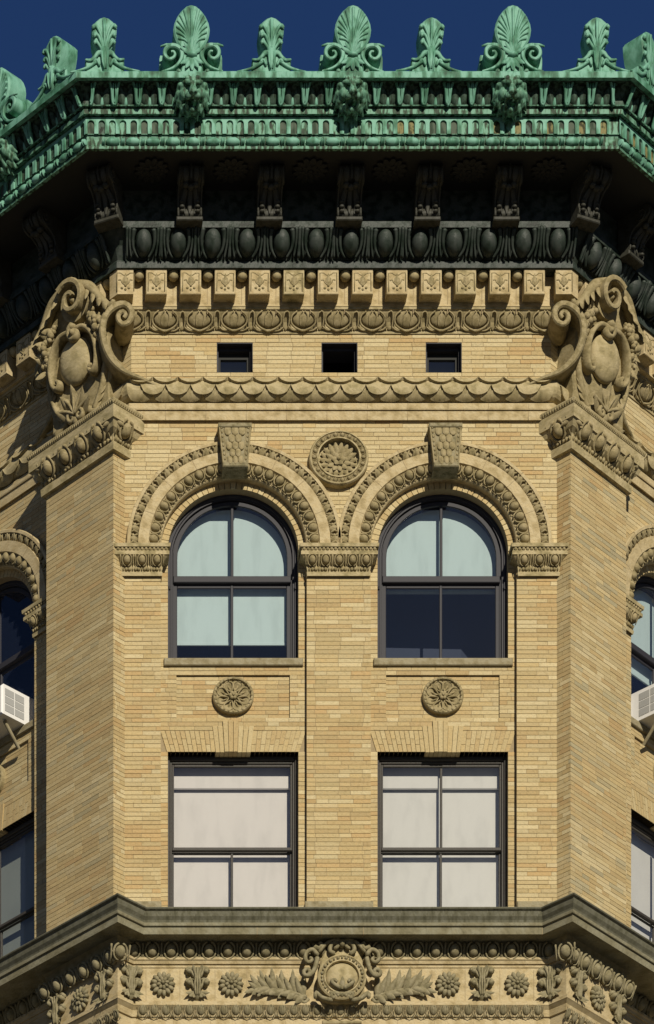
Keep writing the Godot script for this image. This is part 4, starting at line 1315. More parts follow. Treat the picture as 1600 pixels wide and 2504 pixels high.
func facade() -> void:
	walls = G.new()
	mortar = G.new()
	brick_base = Yv(2236, 0.0)
	YC = Yv(1338, 0.0)
	bay_meshes()
	var us := [Xv(572.0), Xv(1085.5)]
	var ytop := Yv(816, 0.0)
	var yband := Yv(1012, 0.0)
	# front: two bays, three plain strips, the wall over the arches, the attic
	bay(FF, us[0], "left front window", true)
	bay(FF, us[1], "right front window")
	var x0 := Xv(300.0)
	var x1 := Xv(1364.0)
	var yb := brick_base
	for e in [[x0, us[0] - BW], [us[0] + BW, us[1] - BW], [us[1] + BW, x1]]:
		brick_run(FF, e[0], e[1], yb, YC, 0.0, [], "mid")
	brick_run(FF, x0, x1, YC, yband, 0.0, [["c", us[0], YC, 1.14, SY], ["c", us[1], YC, 1.14, SY]], "pale")
	var ah := []
	for px in [574.5, 830.5, 1085.5]:
		ah.append(["r", Xv(px) - 0.212, Xv(px) + 0.212, Yv(904.5, 0.0), Yv(838.5, 0.0)])
	brick_run(FF, CL.x, CR.x, Yv(935, 0.0), ytop, 0.0, ah, "pale")
	# sides: one bay each in view
	for side in 2:
		var F: Transform3D = [FL, FR][side]
		var sg: float = [-1.0, 1.0][side]
		var uc := sg * 2.50
		var tone: String = ["left", "right"][side]
		bay(F, uc, ["left side window", "right side window"][side], false, tone)
		for e in [[1.15, 2.50 - BW], [2.50 + BW, 4.4]]:
			brick_run(F, minf(sg * e[0], sg * e[1]), maxf(sg * e[0], sg * e[1]), yb, YC, 0.0, [], tone)
		brick_run(F, minf(sg * 1.1, sg * 4.4), maxf(sg * 1.1, sg * 4.4), YC, yband, 0.0, [["c", uc, YC, 1.14, SY]], tone)
		brick_run(F, minf(0.0, sg * 4.4), maxf(0.0, sg * 4.4), Yv(935, 0.0), ytop, 0.0, [], "pale")
	impost(FF, Xv(304), us[0] - BW - 0.022, "egg-and-dart impost left of the left front window")
	impost(FF, us[0] + BW + 0.036, us[1] - BW - 0.045, "wide egg-and-dart impost between the front windows")
	impost(FF, us[1] + BW + 0.045, Xv(1360), "egg-and-dart impost right of the right front window")
	impost(FL, -2.50 + BW + 0.04, -1.2, "egg-and-dart impost beside the left side window")
	impost(FR, 1.2, 2.50 - BW - 0.04, "egg-and-dart impost beside the right side window")
	impost(FL, -4.2, -2.50 - BW - 0.04, "far egg-and-dart impost of the left side")
	impost(FR, 2.50 + BW + 0.04, 4.2, "far egg-and-dart impost of the right side")
	# attic windows: small openings with a dark frame and a pane
	for i in 3:
		var px: float = [574.5, 830.5, 1085.5][i]
		var c := Xv(px)
		var ya := Yv(904.5, 0.0)
		var yc := Yv(838.5, 0.0)
		var w := hub("attic_window", bld, ["left small attic window, its pane grey", "middle small attic window, dark and open", "right small attic window, its pane grey"][i])
		var g := G.new()
		for b in [[c - 0.22, c - 0.185, ya, yc], [c + 0.185, c + 0.22, ya, yc], [c - 0.185, c + 0.185, yc - 0.04, yc], [c - 0.185, c + 0.185, ya, ya + 0.02]]:
			g.box(b[0], b[1], b[2], b[3], -0.3, -0.09)
		g.box(c - 0.215, c - 0.205, ya, yc, -0.1, -0.006); g.box(c + 0.205, c + 0.215, ya, yc, -0.1, -0.006)
		g.box(c - 0.21, c + 0.21, yc - 0.004, yc + 0.006, -0.1, -0.006)
		part("frame", g, M.frame, w)
		var s := G.new()
		for b in [[c - 0.185, c - 0.155, ya, yc - 0.04], [c + 0.155, c + 0.185, ya, yc - 0.04], [c - 0.155, c + 0.155, yc - 0.1, yc - 0.04]]:
			s.box(b[0], b[1], b[2], b[3], -0.2, -0.15)
		if i != 1: part("sash", s, M.soffit_metal, w)
		if i != 1:
			part("pane", rect_pane(c - 0.16, c + 0.16, ya, yc - 0.09, -0.175), M.glass, w)
			var bk := G.new()
			bk.box(c - 0.2, c + 0.2, ya - 0.1, yc + 0.1, -0.36, -0.35)
			part("blind_board", bk, M.attic_board, w)
	# mouldings along the octagon
	var g := G.new()
	sweep(g, pr([[1030, -0.02], [1027, 0.035], [1003, 0.04], [1002, 0.055], [999, 0.06], [986, 0.062], [985, 0.0]]), OCT)
	part("string_course", g, M.terracotta, bld, Transform3D.IDENTITY, "smooth two-step terracotta string course above the arches")
	var sj := G.new()
	for k in range(-5, 6):
		var xx := Xv(799.0 + k * 98.5)
		sj.box(xx - 0.003, xx + 0.003, Yv(1026.5, 0.035), Yv(1003, 0.04), 0.0, 0.0405)
		sj.box(xx - 0.003, xx + 0.003, Yv(998.5, 0.06), Yv(987, 0.06), 0.0, 0.0625)
	part("joint", sj, M.mortar, bld).set_meta("kind", "stuff")
	var torus := G.new()
	var ty := Yv(956, 0.05)
	var tp := []
	for i in 11:
		var a := lerpf(-PI / 2, PI / 2, i / 10.0)
		tp.append(Vector2(0.03 + 0.105 * cos(a), ty + 0.125 * sin(a)))
	sweep(torus, tp, OCT)
	var tm := part("scale_moulding", torus, M.carved_pale, bld, Transform3D.IDENTITY, "half-round moulding covered with overlapping scales")
	for row in 3:
		var step := 0.293
		var sc := scale_mesh(step, [62.0, 18.0, -22.0][row], [8.0, -38.0, -75.0][row], [0.034, 0.022, 0.008][row])
		put("scale", sc, M.carved_pale, tm, run_front(ty, 0.03, Xv(830) + (step * 0.5 if row % 2 else 0.0), step, 0.2) + run_sides(ty, 0.03, step, 0.5 if row % 2 else 1.0, 3.5))
	var lm := G.new()
	sweep(lm, pr([[820, -0.02], [816, 0.014], [812, 0.018], [809, 0.016], [800, 0.022], [788, 0.042], [776, 0.075], [765, 0.105], [758, 0.122], [756, 0.135], [750, 0.14], [748, 0.10]]), OCT)
	var lmn := part("leaf_moulding", lm, M.carved_pale, bld, Transform3D.IDENTITY, "carved leaf moulding under the terracotta dentils")
	var st84 := 84.4 * K
	put("leaf", waterleaf_unit(st84, 0.2, 0.016), M.carved, lmn, run_front(Yv(785, 0.07), 0.068, Xv(826.5, 0.07), st84, -0.3) + run_sides(Yv(785, 0.07), 0.068, st84, 0.6), Basis(Vector3(1, 0, 0), 0.5))
	# dentil frieze
	var fz := G.new()
	sweep(fz, [Vector2(-0.05, Yv(751, 0.275) + 0.006)] + pr([[751, 0.275], [749, 0.285], [745, 0.27], [640, 0.27]]), OCT)
	var dz := part("dentil_frieze", fz, M.terracotta, bld, Transform3D.IDENTITY, "terracotta frieze of square blocks and balls under the cornice")
	var bx := G.new()
	var hw := 51.0 * 0.5 * K * 0.99
	var bh := Yv(658, 0.43) - Yv(719.5, 0.43)
	bx.bbox(-hw, hw, -bh * 0.5, bh * 0.5 + 0.03, -0.17, 0.0, 0.006)
	var bm := bx.mesh()
	var fm := fleur_mesh(bh * 0.86)
	var by := (Yv(658, 0.43) + Yv(719.5, 0.43)) * 0.5
	var spots := run_front(by, 0.43, Xv(803.2, 0.43), 84.3 * K * (D - 0.43) / D, 0.55) + run_sides(by, 0.43, 84.3 * K * 0.99, 1.0)
	for i in spots.size():
		var d := part("dentil_block", bm, [M.terracotta, M.terracotta_green, M.terracotta_rosy, M.terracotta, M.carved_pale][(i * 7 + i * i) % 5], dz, spots[i])
	put("sprig_relief", fm, M.carved, dz, spots)
	for side in 2:   # blocks folded round the corners
		var F: Transform3D = [FL, FR][side]
		var sg: float = [-1.0, 1.0][side]
		var c: Vector2 = [CL, CR][side]
		var cw := Vector2(c.x + sg * tan([TL, TR][side] / 2) * 0.43, 0.43)
		var fx := Vector2(F.basis.x.x, F.basis.x.z) * sg
		var fz2 := Vector2(F.basis.z.x, F.basis.z.z)
		var cg := G.new()
		var ring := [cw - Vector2(sg * 0.185, 0), cw, cw + fx * 0.13, cw + fx * 0.13 - fz2 * 0.17, cw - Vector2(sg * 0.05, 0.2), cw - Vector2(sg * 0.185, 0.17)]
		var y0 := by - bh * 0.5
		var y1 := by + bh * 0.5 + 0.03
		for k in 6:
			var a: Vector2 = ring[k]
			var b: Vector2 = ring[(k + 1) % 6]
			cg.quad(Vector3(a.x, y0, a.y), Vector3(a.x, y1, a.y), Vector3(b.x, y1, b.y), Vector3(b.x, y0, b.y))
			cg.tri(Vector3(cw.x, y0, cw.y - 0.1), Vector3(a.x, y0, a.y), Vector3(b.x, y0, b.y))
		part("dentil_block", cg, M.terracotta, dz)
		part("sprig_relief", fm, M.carved, dz, Transform3D(Basis(Vector3(0, 1, 0), 0.0), Vector3(cw.x - sg * 0.092, by, cw.y + 0.001)))
	var ball := G.new()
	ball.ell(Vector3.ZERO, Vector3(0.066, 0.066, 0.066), 14, 10)
	put("ball", ball, M.carved_pale, dz, run_front(Yv(673, 0.35), 0.345, Xv(803.2 + 42.1, 0.36), 84.3 * K * (D - 0.35) / D, 0.5) + run_sides(Yv(673, 0.35), 0.345, 84.3 * K * 0.99, 0.5))
	var jn := G.new()
	for t in run_front(by, 0.27, Xv(803.2 + 42.1, 0.36), 84.3 * K * (D - 0.35) / D, 0.5):
		jn.X = t
		jn.box(-0.004, 0.004, -0.27, 0.1, -0.02, 0.0015)
	part("joint", jn, M.mortar, dz).set_meta("kind", "stuff")
	# medallion between the arches
	var me := hub("medallion", bld, "round medallion of leaves and eggs between the two arches", at(FF, Xv(829.5, 0.1), Yv(1116, 0.1), 0.0))
	var mg := G.new()
	mg.lathe(Vector3.ZERO, [Vector2(0.35, -0.02), Vector2(0.35, 0.07), Vector2(0.338, 0.09), Vector2(0.322, 0.095), Vector2(0.316, 0.08), Vector2(0.29, 0.065), Vector2(0.262, 0.08), Vector2(0.256, 0.095), Vector2(0.24, 0.095), Vector2(0.236, 0.02), Vector2(0.15, 0.01), Vector2(0.0, 0.02)], 48, 0.92)
	part("rim", mg, M.carved_pale, me)
	var mf := G.new()
	petals(mf, Vector3(0, 0, 0.02), 18, 0.1, 0.225, 0.062, 0.03, 0.5, 0.92)
	petals(mf, Vector3(0, 0, 0.03), 12, 0.06, 0.16, 0.06, 0.03, 0.5, 0.92, 0.13)
	petals(mf, Vector3(0, 0, 0.045), 6, 0.01, 0.085, 0.07, 0.02, 0.5, 0.92)
	mf.ell(Vector3(0, 0, 0.06), Vector3(0.026, 0.024, 0.03), 8, 6)
	part("leaf_rosette", mf, M.carved, me)
	var me2 := egg_unit(0.024, 0.028, 0.03, 0.09)
	for i in 22:
		var a := TAU * i / 22.0
		part("egg", me2, M.carved, me, Transform3D(Basis(Vector3(0, 0, 1), a - PI / 2), Vector3(0.289 * cos(a), 0.289 * 0.92 * sin(a), 0.072)))

func scale_mesh(step: float, a_top: float, a_bot: float, lift: float) -> ArrayMesh:   # one rounded scale wrapped on the half-round
	var g := G.new()
	g.smooth(true)
	var NX := 8
	var NY := 4
	var P := func(i: int, j: int, back: bool) -> Vector3:
		var x := (i / float(NX) * 2.0 - 1.0)
		var round_ := sqrt(maxf(0.0, 1.0 - x * x))
		var bot := lerpf(a_top - (a_top - a_bot) * 0.35, a_bot, round_)
		var t := j / float(NY)
		var a := deg_to_rad(lerpf(a_top, bot, t))
		var l := (0.0 if back else 0.006 + lift * t) + (0.006 * (1.0 - x * x) if not back else -0.004)
		return Vector3(x * step * 0.49, sin(a) * (0.125 + l), cos(a) * (0.105 + l))
	for j in NY:
		for i in NX:
			g.quad(P.call(i, j, false), P.call(i + 1, j, false), P.call(i + 1, j + 1, false), P.call(i, j + 1, false))
	g.smooth(false)
	for i in NX:
		g.quad(P.call(i, NY, false), P.call(i + 1, NY, false), P.call(i + 1, NY, true), P.call(i, NY, true))
	return g.mesh()

func cornice() -> void:
	# bed mouldings below the brackets
	var g := G.new()
	var ysof := Yv(364, 1.35) + 0.05
	sweep(g, [Vector2(0.26, Yv(655, 0.45) + 0.012), Vector2(0.455, Yv(655, 0.455)), Vector2(0.455, Yv(640, 0.455)), Vector2(0.44, Yv(638, 0.44)), Vector2(0.43, Yv(636, 0.43)), Vector2(0.45, Yv(626, 0.45)), Vector2(0.50, Yv(600, 0.5)), Vector2(0.56, Yv(578, 0.56)), Vector2(0.62, Yv(560, 0.62)), Vector2(0.66, Yv(556, 0.66)), Vector2(0.66, Yv(541, 0.66)), Vector2(0.64, Yv(540, 0.64)), Vector2(0.60, Yv(538, 0.6)), Vector2(0.60, ysof)], OCT)
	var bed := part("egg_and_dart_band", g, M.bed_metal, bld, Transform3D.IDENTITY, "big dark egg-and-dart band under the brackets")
	var st := 84.7 * K * (D - 0.6) / D
	var unit := G.new()
	unit.ell(Vector3(0, -0.005, 0.0), Vector3(0.098, 0.145, 0.105), 16, 12)
	for s in [-1.0, 1.0]:
		unit.stroke(curve([Vector2(s * 0.115, 0.13), Vector2(s * 0.128, 0.03), Vector2(s * 0.112, -0.07), Vector2(s * 0.06, -0.15)], 4), 0.03, 0.012, 1.5, 6, 0.02)
		for k in 2:
			unit.stroke(curve([Vector2(s * (0.165 + 0.035 * k), 0.15), Vector2(s * (0.165 + 0.032 * k), 0.0), Vector2(s * (0.14 + 0.05 * k), -0.15)], 4), 0.02, 0.012, 1.6, 5, 0.02 + 0.012 * k)
	put("egg", unit, M.bed_metal, bed, run_front(Yv(592, 0.56), 0.55, Xv(858, 0.57), st, 0.45) + run_sides(Yv(592, 0.56), 0.55, st, 0.75), Basis(Vector3(1, 0, 0), 0.55))
	# soffit and the moulded copper face
	var sf := G.new()
	sweep(sf, [Vector2(0.3, ysof + 0.002), Vector2(1.31, ysof)], OCT)
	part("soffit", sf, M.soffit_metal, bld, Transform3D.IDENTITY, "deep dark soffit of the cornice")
	var stepb := 194.8 * K * (D - 1.0) / D
	var dm := daisy_mesh()
	var rs := hub("soffit_rosettes", bld)
	put("soffit_rosette", dm, M.soffit_metal, rs, run_front(ysof - 0.015, 0.95, Xv(857.6, 1.0) + stepb * 0.5, stepb, 0.2), Basis(Vector3(1, 0, 0), PI / 2) * Basis.from_scale(Vector3(1.4, 1.4, 0.5)))
	var c := G.new()
	sweep(c, [Vector2(1.30, ysof), Vector2(1.31, Yv(364, 1.35) + 0.004)] + pr([[364.5, 1.34], [363, 1.35], [357, 1.352], [355, 1.335], [341, 1.325], [329.5, 1.335], [328, 1.352], [327, 1.352], [326.5, 1.338], [285.6, 1.338]]) , OCT)
	var cn := part("cornice", c, M.copper_stained, bld, Transform3D.IDENTITY, "green copper cornice face with flutes and stained bands")
	var c2 := G.new()
	sweep(c2, pr([[286.5, 1.33], [278.4, 1.408], [277.5, 1.412], [266, 1.412], [265, 1.40], [263.5, 1.385], [258, 1.44], [255, 1.445]]), OCT)
	part("fillet", c2, M.copper_stained, cn)
	var lb := G.new()
	sweep(lb, pr([[256, 1.43], [250, 1.42], [240, 1.425], [225, 1.45], [210, 1.5], [201, 1.555], [199, 1.57], [197, 1.575]]), OCT)
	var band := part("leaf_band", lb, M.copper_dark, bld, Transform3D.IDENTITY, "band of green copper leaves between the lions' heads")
	var top := G.new()
	var yt := Yv(173, 1.64)
	sweep(top, pr([[197, 1.57], [189.5, 1.632], [188.4, 1.64], [174, 1.64], [172.8, 1.632]]) + [Vector2(1.60, yt + 0.03), Vector2(1.2, yt + 0.05), Vector2(-1.5, yt + 0.3)], OCT)
	part("crown_fillet", top, M.copper, cn)
	# flutes: small round-headed niches between flat fillets
	var fw := 26.2 * K * (D - 1.36) / D
	var fy0 := Yv(326.5, 1.36)
	var fy1 := Yv(285.6, 1.36)
	var fl := G.new()
	var hw := fw * 0.31
	var arch := []
	var rect := []
	var ya := fy1 - 0.035 - hw
	arch.append(Vector2(-hw, fy0)); rect.append(Vector2(-fw * 0.5, fy0))
	for i in 9:
		var a := PI - PI * i / 8.0
		arch.append(Vector2(hw * cos(a), ya + hw * sin(a)))
		rect.append(Vector2(-fw * 0.5 + fw * i / 8.0, fy1) if i > 0 and i < 8 else Vector2(-fw * 0.5 if i == 0 else fw * 0.5, ya if false else fy1))
	arch.append(Vector2(hw, fy0)); rect.append(Vector2(fw * 0.5, fy0))
	for i in arch.size() - 1:
		fl.quad(Vector3(arch[i].x, arch[i].y, 0), Vector3(rect[i].x, rect[i].y, 0), Vector3(rect[i + 1].x, rect[i + 1].y, 0), Vector3(arch[i + 1].x, arch[i + 1].y, 0))
		fl.quad(Vector3(arch[i].x, arch[i].y, -0.03), Vector3(arch[i].x, arch[i].y, 0), Vector3(arch[i + 1].x, arch[i + 1].y, 0), Vector3(arch[i + 1].x, arch[i + 1].y, -0.03))
	var flm := fl.mesh()
	var fsp := run_front(0, 1.362, Xv(863, 1.36) - fw * 0.5, fw, 0.5) + run_sides(0, 1.362, fw, 0.5, 3.2)
	var fb := rect_pane(-hw - 0.003, hw + 0.003, fy0, fy1 - 0.03, -0.021)
	for t in fsp:
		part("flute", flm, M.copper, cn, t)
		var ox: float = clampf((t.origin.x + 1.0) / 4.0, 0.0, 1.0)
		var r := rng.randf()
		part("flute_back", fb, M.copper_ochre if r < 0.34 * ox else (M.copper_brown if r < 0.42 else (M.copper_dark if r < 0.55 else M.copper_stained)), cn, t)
	# bead and reel
	var bead := G.new()
	bead.ell(Vector3.ZERO, Vector3(0.082, 0.043, 0.045), 12, 8)
	for s in [-1.0, 1.0]:
		for k in 2:
			bead.ell(Vector3(s * (0.098 + 0.018 * k), 0, 0), Vector3(0.007, 0.042 - 0.008 * k, 0.046 - 0.006 * k), 8, 6)
	var bs := 49.0 * K * (D - 1.36) / D
	put("bead", bead, M.copper, cn, run_front(Yv(347, 1.35), 1.355, Xv(863, 1.36), bs, 0.45) + run_sides(Yv(347, 1.35), 1.355, bs, 0.55, 3.2))
	# leaves: raised arch outlines with a cupped pair of lobes, darts between
	var lw := 58.5 * K * (D - 1.5) / D
	var lh := 0.285
	var u := G.new()
	for s in [-1.0, 1.0]:
		u.stroke(curve([Vector2(0, lh * 0.46), Vector2(s * lw * 0.26, lh * 0.4), Vector2(s * lw * 0.38, lh * 0.1), Vector2(s * lw * 0.43, -lh * 0.3), Vector2(s * lw * 0.5, -lh * 0.42)], 4), 0.017, 0.017, 1.5, 6, 0.035)
		u.stroke(curve([Vector2(s * lw * 0.46, lh * 0.3), Vector2(s * lw * 0.45, -lh * 0.1), Vector2(s * lw * 0.5, -lh * 0.36)], 3), 0.011, 0.014, 1.4, 5, 0.04)
		u.ell(Vector3(s * lw * 0.5, lh * 0.4, 0.02), Vector3(0.026, 0.026, 0.026), 8, 6)
	u.ell(Vector3(0, lh * 0.42, 0.0), Vector3(lw * 0.3, 0.03, 0.035), 10, 6)
	u.leaf(Vector3(0, -lh * 0.48, 0), Vector3(0, 1, 0), Vector3(0, 0, 1), lh * 0.35, lw * 0.2, 0.0, 0.5)
	var cup := G.new()
	for s in [-1.0, 1.0]:
		cup.leaf(Vector3(s * lw * 0.1, -lh * 0.48, -0.01), Vector3(s * 0.22, 1, 0).normalized(), Vector3(0, 0, 1), lh * 0.75, lw * 0.34, 0.01, 0.6)
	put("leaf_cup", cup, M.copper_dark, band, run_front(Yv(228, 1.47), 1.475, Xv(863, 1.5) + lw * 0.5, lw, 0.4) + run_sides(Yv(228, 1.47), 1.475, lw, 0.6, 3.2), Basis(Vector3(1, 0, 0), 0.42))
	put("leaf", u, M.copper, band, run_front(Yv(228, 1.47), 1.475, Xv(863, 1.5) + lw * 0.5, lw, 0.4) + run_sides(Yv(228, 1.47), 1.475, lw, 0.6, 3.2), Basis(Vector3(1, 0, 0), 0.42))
	# brackets
	var bm := bracket_meshes()
	var list := []
	for px in [465.0, 661.5, 857.6, 1050.0, 1244.5]:
		list.append(at(FF, Xv(px, 0.9), ysof, 0.62))
	for side in 2:
		var F: Transform3D = [FL, FR][side]
		var sg: float = [-1.0, 1.0][side]
		var c0: Vector2 = [CL, CR][side]
		var dir: Vector3 = Basis(Vector3(0, 1, 0), sg * [TL, TR][side] * 0.5) * Vector3(0, 0, 1)
		var t2: float = tan([TL, TR][side] * 0.5)
		list.append(Transform3D(Basis(Vector3(0, 1, 0), sg * [TL, TR][side] * 0.5), Vector3(c0.x + sg * t2 * 0.62, ysof, 0.62)))
		for k in 3:
			list.append(at(F, sg * (0.62 + k * 0.93), ysof, 0.62))
	for i in list.size():
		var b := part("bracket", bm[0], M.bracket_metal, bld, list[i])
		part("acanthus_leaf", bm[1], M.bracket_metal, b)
	# trays between the brackets show a clipped-corner frame
	# crest: lions' masks, large and small palmettes
	var lion := lion_mesh()
	var la := large_antefix()
	var sa := small_antefix()
	var order := ["left", "middle", "right"]
	var zf := 1.62
	for i in 3:
		var x := Xv([470.5, 862.5, 1253.0][i], 1.6)
		part("lion_head", lion, M.copper_stained, bld, at(FF, x, Yv(214, 1.6), 1.47, Basis(Vector3(1, 0, 0), 0.42).scaled(Vector3(0.84, 0.8, 0.84))), "%s green lion's head of the front, jaws open" % order[i])
		large(la, at(FF, Xv([469.0, 863.0, 1256.0][i], zf), yt + 0.004, zf), "%s large palmette with scrolls above a lion's head" % order[i])
	for i in 4:
		small(sa, at(FF, Xv([255.5, 664.0, 1054.0, 1462.5][i], zf), yt + 0.004, zf), "%s small palmette on the front edge of the cornice" % ["leftmost", "second from left", "third from left", "rightmost"][i])
	for side in 2:
		var F: Transform3D = [FL, FR][side]
		var sg: float = [-1.0, 1.0][side]
		for k in 3:
			var s := 0.36 - 1.62 * tan([TL, TR][side] / 2) * 0.0 + k * 0.93 - 0.68
			var w := ["left", "right"][side] as String
			if k % 2 == 0:
				small(sa, at(F, sg * (s + 0.0), yt + 0.004, zf), ("small palmette past the %s corner, seen from the side" if k == 0 else "far small palmette of the %s side") % w)
			else:
				large(la, at(F, sg * s, yt + 0.004, zf), "large palmette of the %s side, cut by the picture's edge" % w)
				part("lion_head", lion, M.copper_stained, bld, at(F, sg * s, Yv(214, 1.6), 1.47, Basis(Vector3(1, 0, 0), 0.42).scaled(Vector3(0.84, 0.8, 0.84))), "lion's head of the %s side" % w)

func large(m: Array, t: Transform3D, label: String) -> void:
	var a := part("large_antefix", m[0], M.copper, bld, t * Transform3D(Basis(Vector3(0, 0, 1), rng.randf_range(-0.02, 0.02)), Vector3.ZERO), label)
	part("palmette", m[1], M.copper, a)
	part("scroll", m[2], M.copper, a)
	part("scroll", m[3], M.copper, a)
func small(m: Array, t: Transform3D, label: String) -> void:
	var a := part("small_antefix", m[0], M.copper, bld, t * Transform3D(Basis(Vector3(0, 0, 1), rng.randf_range(-0.03, 0.03)), Vector3.ZERO), label)
	part("palmette", m[1], M.copper, a)

func belt() -> void:
	var path := []
	var ledge := []
	for side in 2:
		var F: Transform3D = [FL, FR][side]
		var sg: float = [-1.0, 1.0][side]
		var T: float = [TL, TR][side]
		var half := []
		for q in [Vector2(5.0, 0.0), Vector2(1.2, 0.0), Vector2(1.2, 0.245), Vector2(-0.02, 0.245), Vector2(-0.02, -0.02 * tan(T))]:
			var w: Vector3 = F * Vector3(sg * q.x, 0, q.y)
			half.append(Vector2(w.x, w.z))
		var far: Vector3 = F * Vector3(sg * 5.0, 0, 0.245)
		var straight := [Vector2(far.x, far.z), half[3], half[4]]
		if side == 1:
			half.reverse()
			straight.reverse()
		path += half
		ledge += straight
	var g := G.new()
	sweep(g, [Vector2(-0.3, Yv(2304, 0.04))] + pr([[2304, 0.04], [2303, 0.05]]) + [Vector2(0.235, Yv(2285, 0.25) + 0.012)] + pr([[2285.5, 0.25], [2284.5, 0.256], [2266, 0.258], [2264.5, 0.275], [2263, 0.28], [2256, 0.282]]), ledge)
	var b := part("belt_course", g, M.stone, bld, Transform3D.IDENTITY, "grey weathered stone ledge below the lower windows")
	var cy := G.new()
	sweep(cy, pr([[2256, 0.281], [2254.5, 0.268], [2250, 0.272], [2240, 0.295], [2228, 0.305], [2222, 0.33], [2219, 0.336], [2217.5, 0.33]]) + [Vector2(0.05, Yv(2217.5, 0.33) + 0.05), Vector2(-0.35, Yv(2217.5, 0.33) + 0.06)], ledge)
	part("upper_moulding", cy, M.stone_dark, b)
	var e := G.new()
	sweep(e, pr([[2345, 0.01], [2341, 0.015], [2339, 0.0], [2330, -0.015], [2315, 0.0], [2304, 0.03]]), path)
	part("ovolo", e, M.carved_dark, b)
	var fz := G.new()
	sweep(fz, pr([[2530, -0.07], [2489, -0.07], [2488, -0.06], [2486, -0.05], [2470, -0.04], [2460, -0.01], [2457, 0.0], [2456, -0.005], [2449, -0.005], [2447, -0.04], [2368, -0.04], [2366, -0.03], [2359, -0.028], [2357, -0.01], [2350, 0.0], [2346, 0.014], [2341, 0.016]]), path)
	var fr := part("frieze", fz, M.terracotta, bld, Transform3D.IDENTITY, "terracotta frieze of rosettes and leaves below the ledge")
	# joints of the ledge and frieze blocks
	var jt := G.new()
	for px in [630.0, 788.0, 890.0, 1328.0]:
		jt.box(Xv(px, 0.3) - 0.003, Xv(px, 0.3) + 0.003, Yv(2284.5, 0.26), Yv(2265, 0.26), 0.2, 0.2595)
	for px in [358.0, 441.0, 527.0, 605.0, 1058.0, 1139.0, 1224.0, 1307.0]:
		jt.box(Xv(px) - 0.003, Xv(px) + 0.003, Yv(2446), Yv(2368.5), -0.08, -0.0385)
	for px in [425.0, 516.0, 606.0, 700.0, 790.0, 884.0, 975.0, 1065.0, 1160.0, 1250.0]:
		jt.box(Xv(px) - 0.003, Xv(px) + 0.003, Yv(2529), Yv(2490), -0.1, -0.0685)
	part("joint", jt, M.mortar, fr).set_meta("kind", "stuff")
	var eu := egg_unit(0.062, 0.075, 0.06, 0.22, 0.32)
	var es := 46.2 * K
	var eggs := []
	var x := Xv(834.0)
	for k in range(-12, 13):
		var xx := x + k * es
		if xx > Xv(322) and xx < Xv(1345): eggs.append(at(FF, xx, Yv(2324, 0.03), 0.02))
	for side in 2:
		var F: Transform3D = [FL, FR][side]
		var sg: float = [-1.0, 1.0][side]
		for k in 6:
			eggs.append(at(F, sg * (0.08 + k * es), Yv(2324, 0.27), 0.265))
		for k in 14:
			eggs.append(at(F, sg * (1.2 + 0.16 + k * es), Yv(2324, 0.03), 0.02))
		eggs.append(Transform3D(Basis(Vector3(0, 1, 0), sg * ([TL, TR][side] - PI / 2) * 0.3), F * Vector3(-sg * 0.07, Yv(2324, 0.26), 0.255)))
	put("egg", eu, M.carved_dark, b, eggs, Basis(Vector3(1, 0, 0), 0.35))
	var tongue := waterleaf_unit(0.137, 0.14, 0.016)
	var tl := []
	for k in range(-18, 19):
		var xx := x + k * 0.1365
		if xx > Xv(325) and xx < Xv(1345): tl.append(at(FF, xx, Yv(2472, -0.02), -0.028))
	for side in 2:
		for k in 9:
			tl.append(at([FL, FR][side], [-1.0, 1.0][side] * (0.04 + k * 0.1365), Yv(2472, 0.22), 0.217))
	put("tongue", tongue, M.carved_dark, fr, tl, Basis(Vector3(1, 0, 0), 0.4))
	# ornaments of the frieze
	var ac := acanthus_mesh()
	var da := daisy_mesh()
	var la := laurel_mesh()
	for px in [483.0, 1179.0]:
		part("acanthus", ac, M.carved_dark, fr, at(FF, Xv(px), Yv(2406, -0.03), -0.038, Basis.from_scale(Vector3(1, 1, 1.5))))
	for px in [398.6, 565.5, 1096.0, 1265.0]:
		part("rosette", da, M.carved_dark, fr, at(FF, Xv(px), Yv(2408, -0.03), -0.03, Basis.from_scale(Vector3(1, 1, 1.5))))
	for side in 2:
		var F: Transform3D = [FL, FR][side]
		var sg: float = [-1.0, 1.0][side]
		part("acanthus", ac, M.carved_dark, fr, Transform3D(Basis(Vector3(0, 1, 0), -sg * 0.35), Vector3(Xv([320.0, 1345.0][side]), Yv(2404, 0.02), 0.03)))
		part("acanthus", ac, M.carved_dark, fr, at(F, sg * 0.22, Yv(2406, 0.06), 0.207, Basis.from_scale(Vector3(1, 1, 1.5))))
		part("rosette", da, M.carved_dark, fr, at(F, sg * 0.62, Yv(2406, 0.06), 0.215, Basis.from_scale(Vector3(1, 1, 1.5))))
		part("acanthus", ac, M.carved_dark, fr, at(F, sg * 1.02, Yv(2406, 0.06), 0.207, Basis.from_scale(Vector3(1, 1, 1.5))))
	part("laurel_spray", la, M.carved_dark, fr, at(FF, Xv(982), Yv(2409, -0.03), -0.038, Basis.from_scale(Vector3(1.05, 1.12, 1.2))))
	part("laurel_spray", flip(la), M.carved_dark, fr, at(FF, Xv(684), Yv(2409, -0.03), -0.038, Basis.from_scale(Vector3(1.05, 1.12, 1.2))))
	# oval shield in the middle
	var ct := hub("frieze_cartouche", bld, "oval beaded shield with scrolls in the middle of the frieze", at(FF, Xv(834.0), Yv(2389, 0.1), 0.02))
	var s := 0.00156
	var pl := G.new()
	pl.prism(both(zp([720, 200, 780, 205, 845, 250, 878, 320, 884, 400, 898, 470, 892, 560, 855, 622, 790, 640, 720, 640], 720, 460, s)), -0.06, 0.05, 0.02)
	part("plate", pl, M.carved_pale, ct)
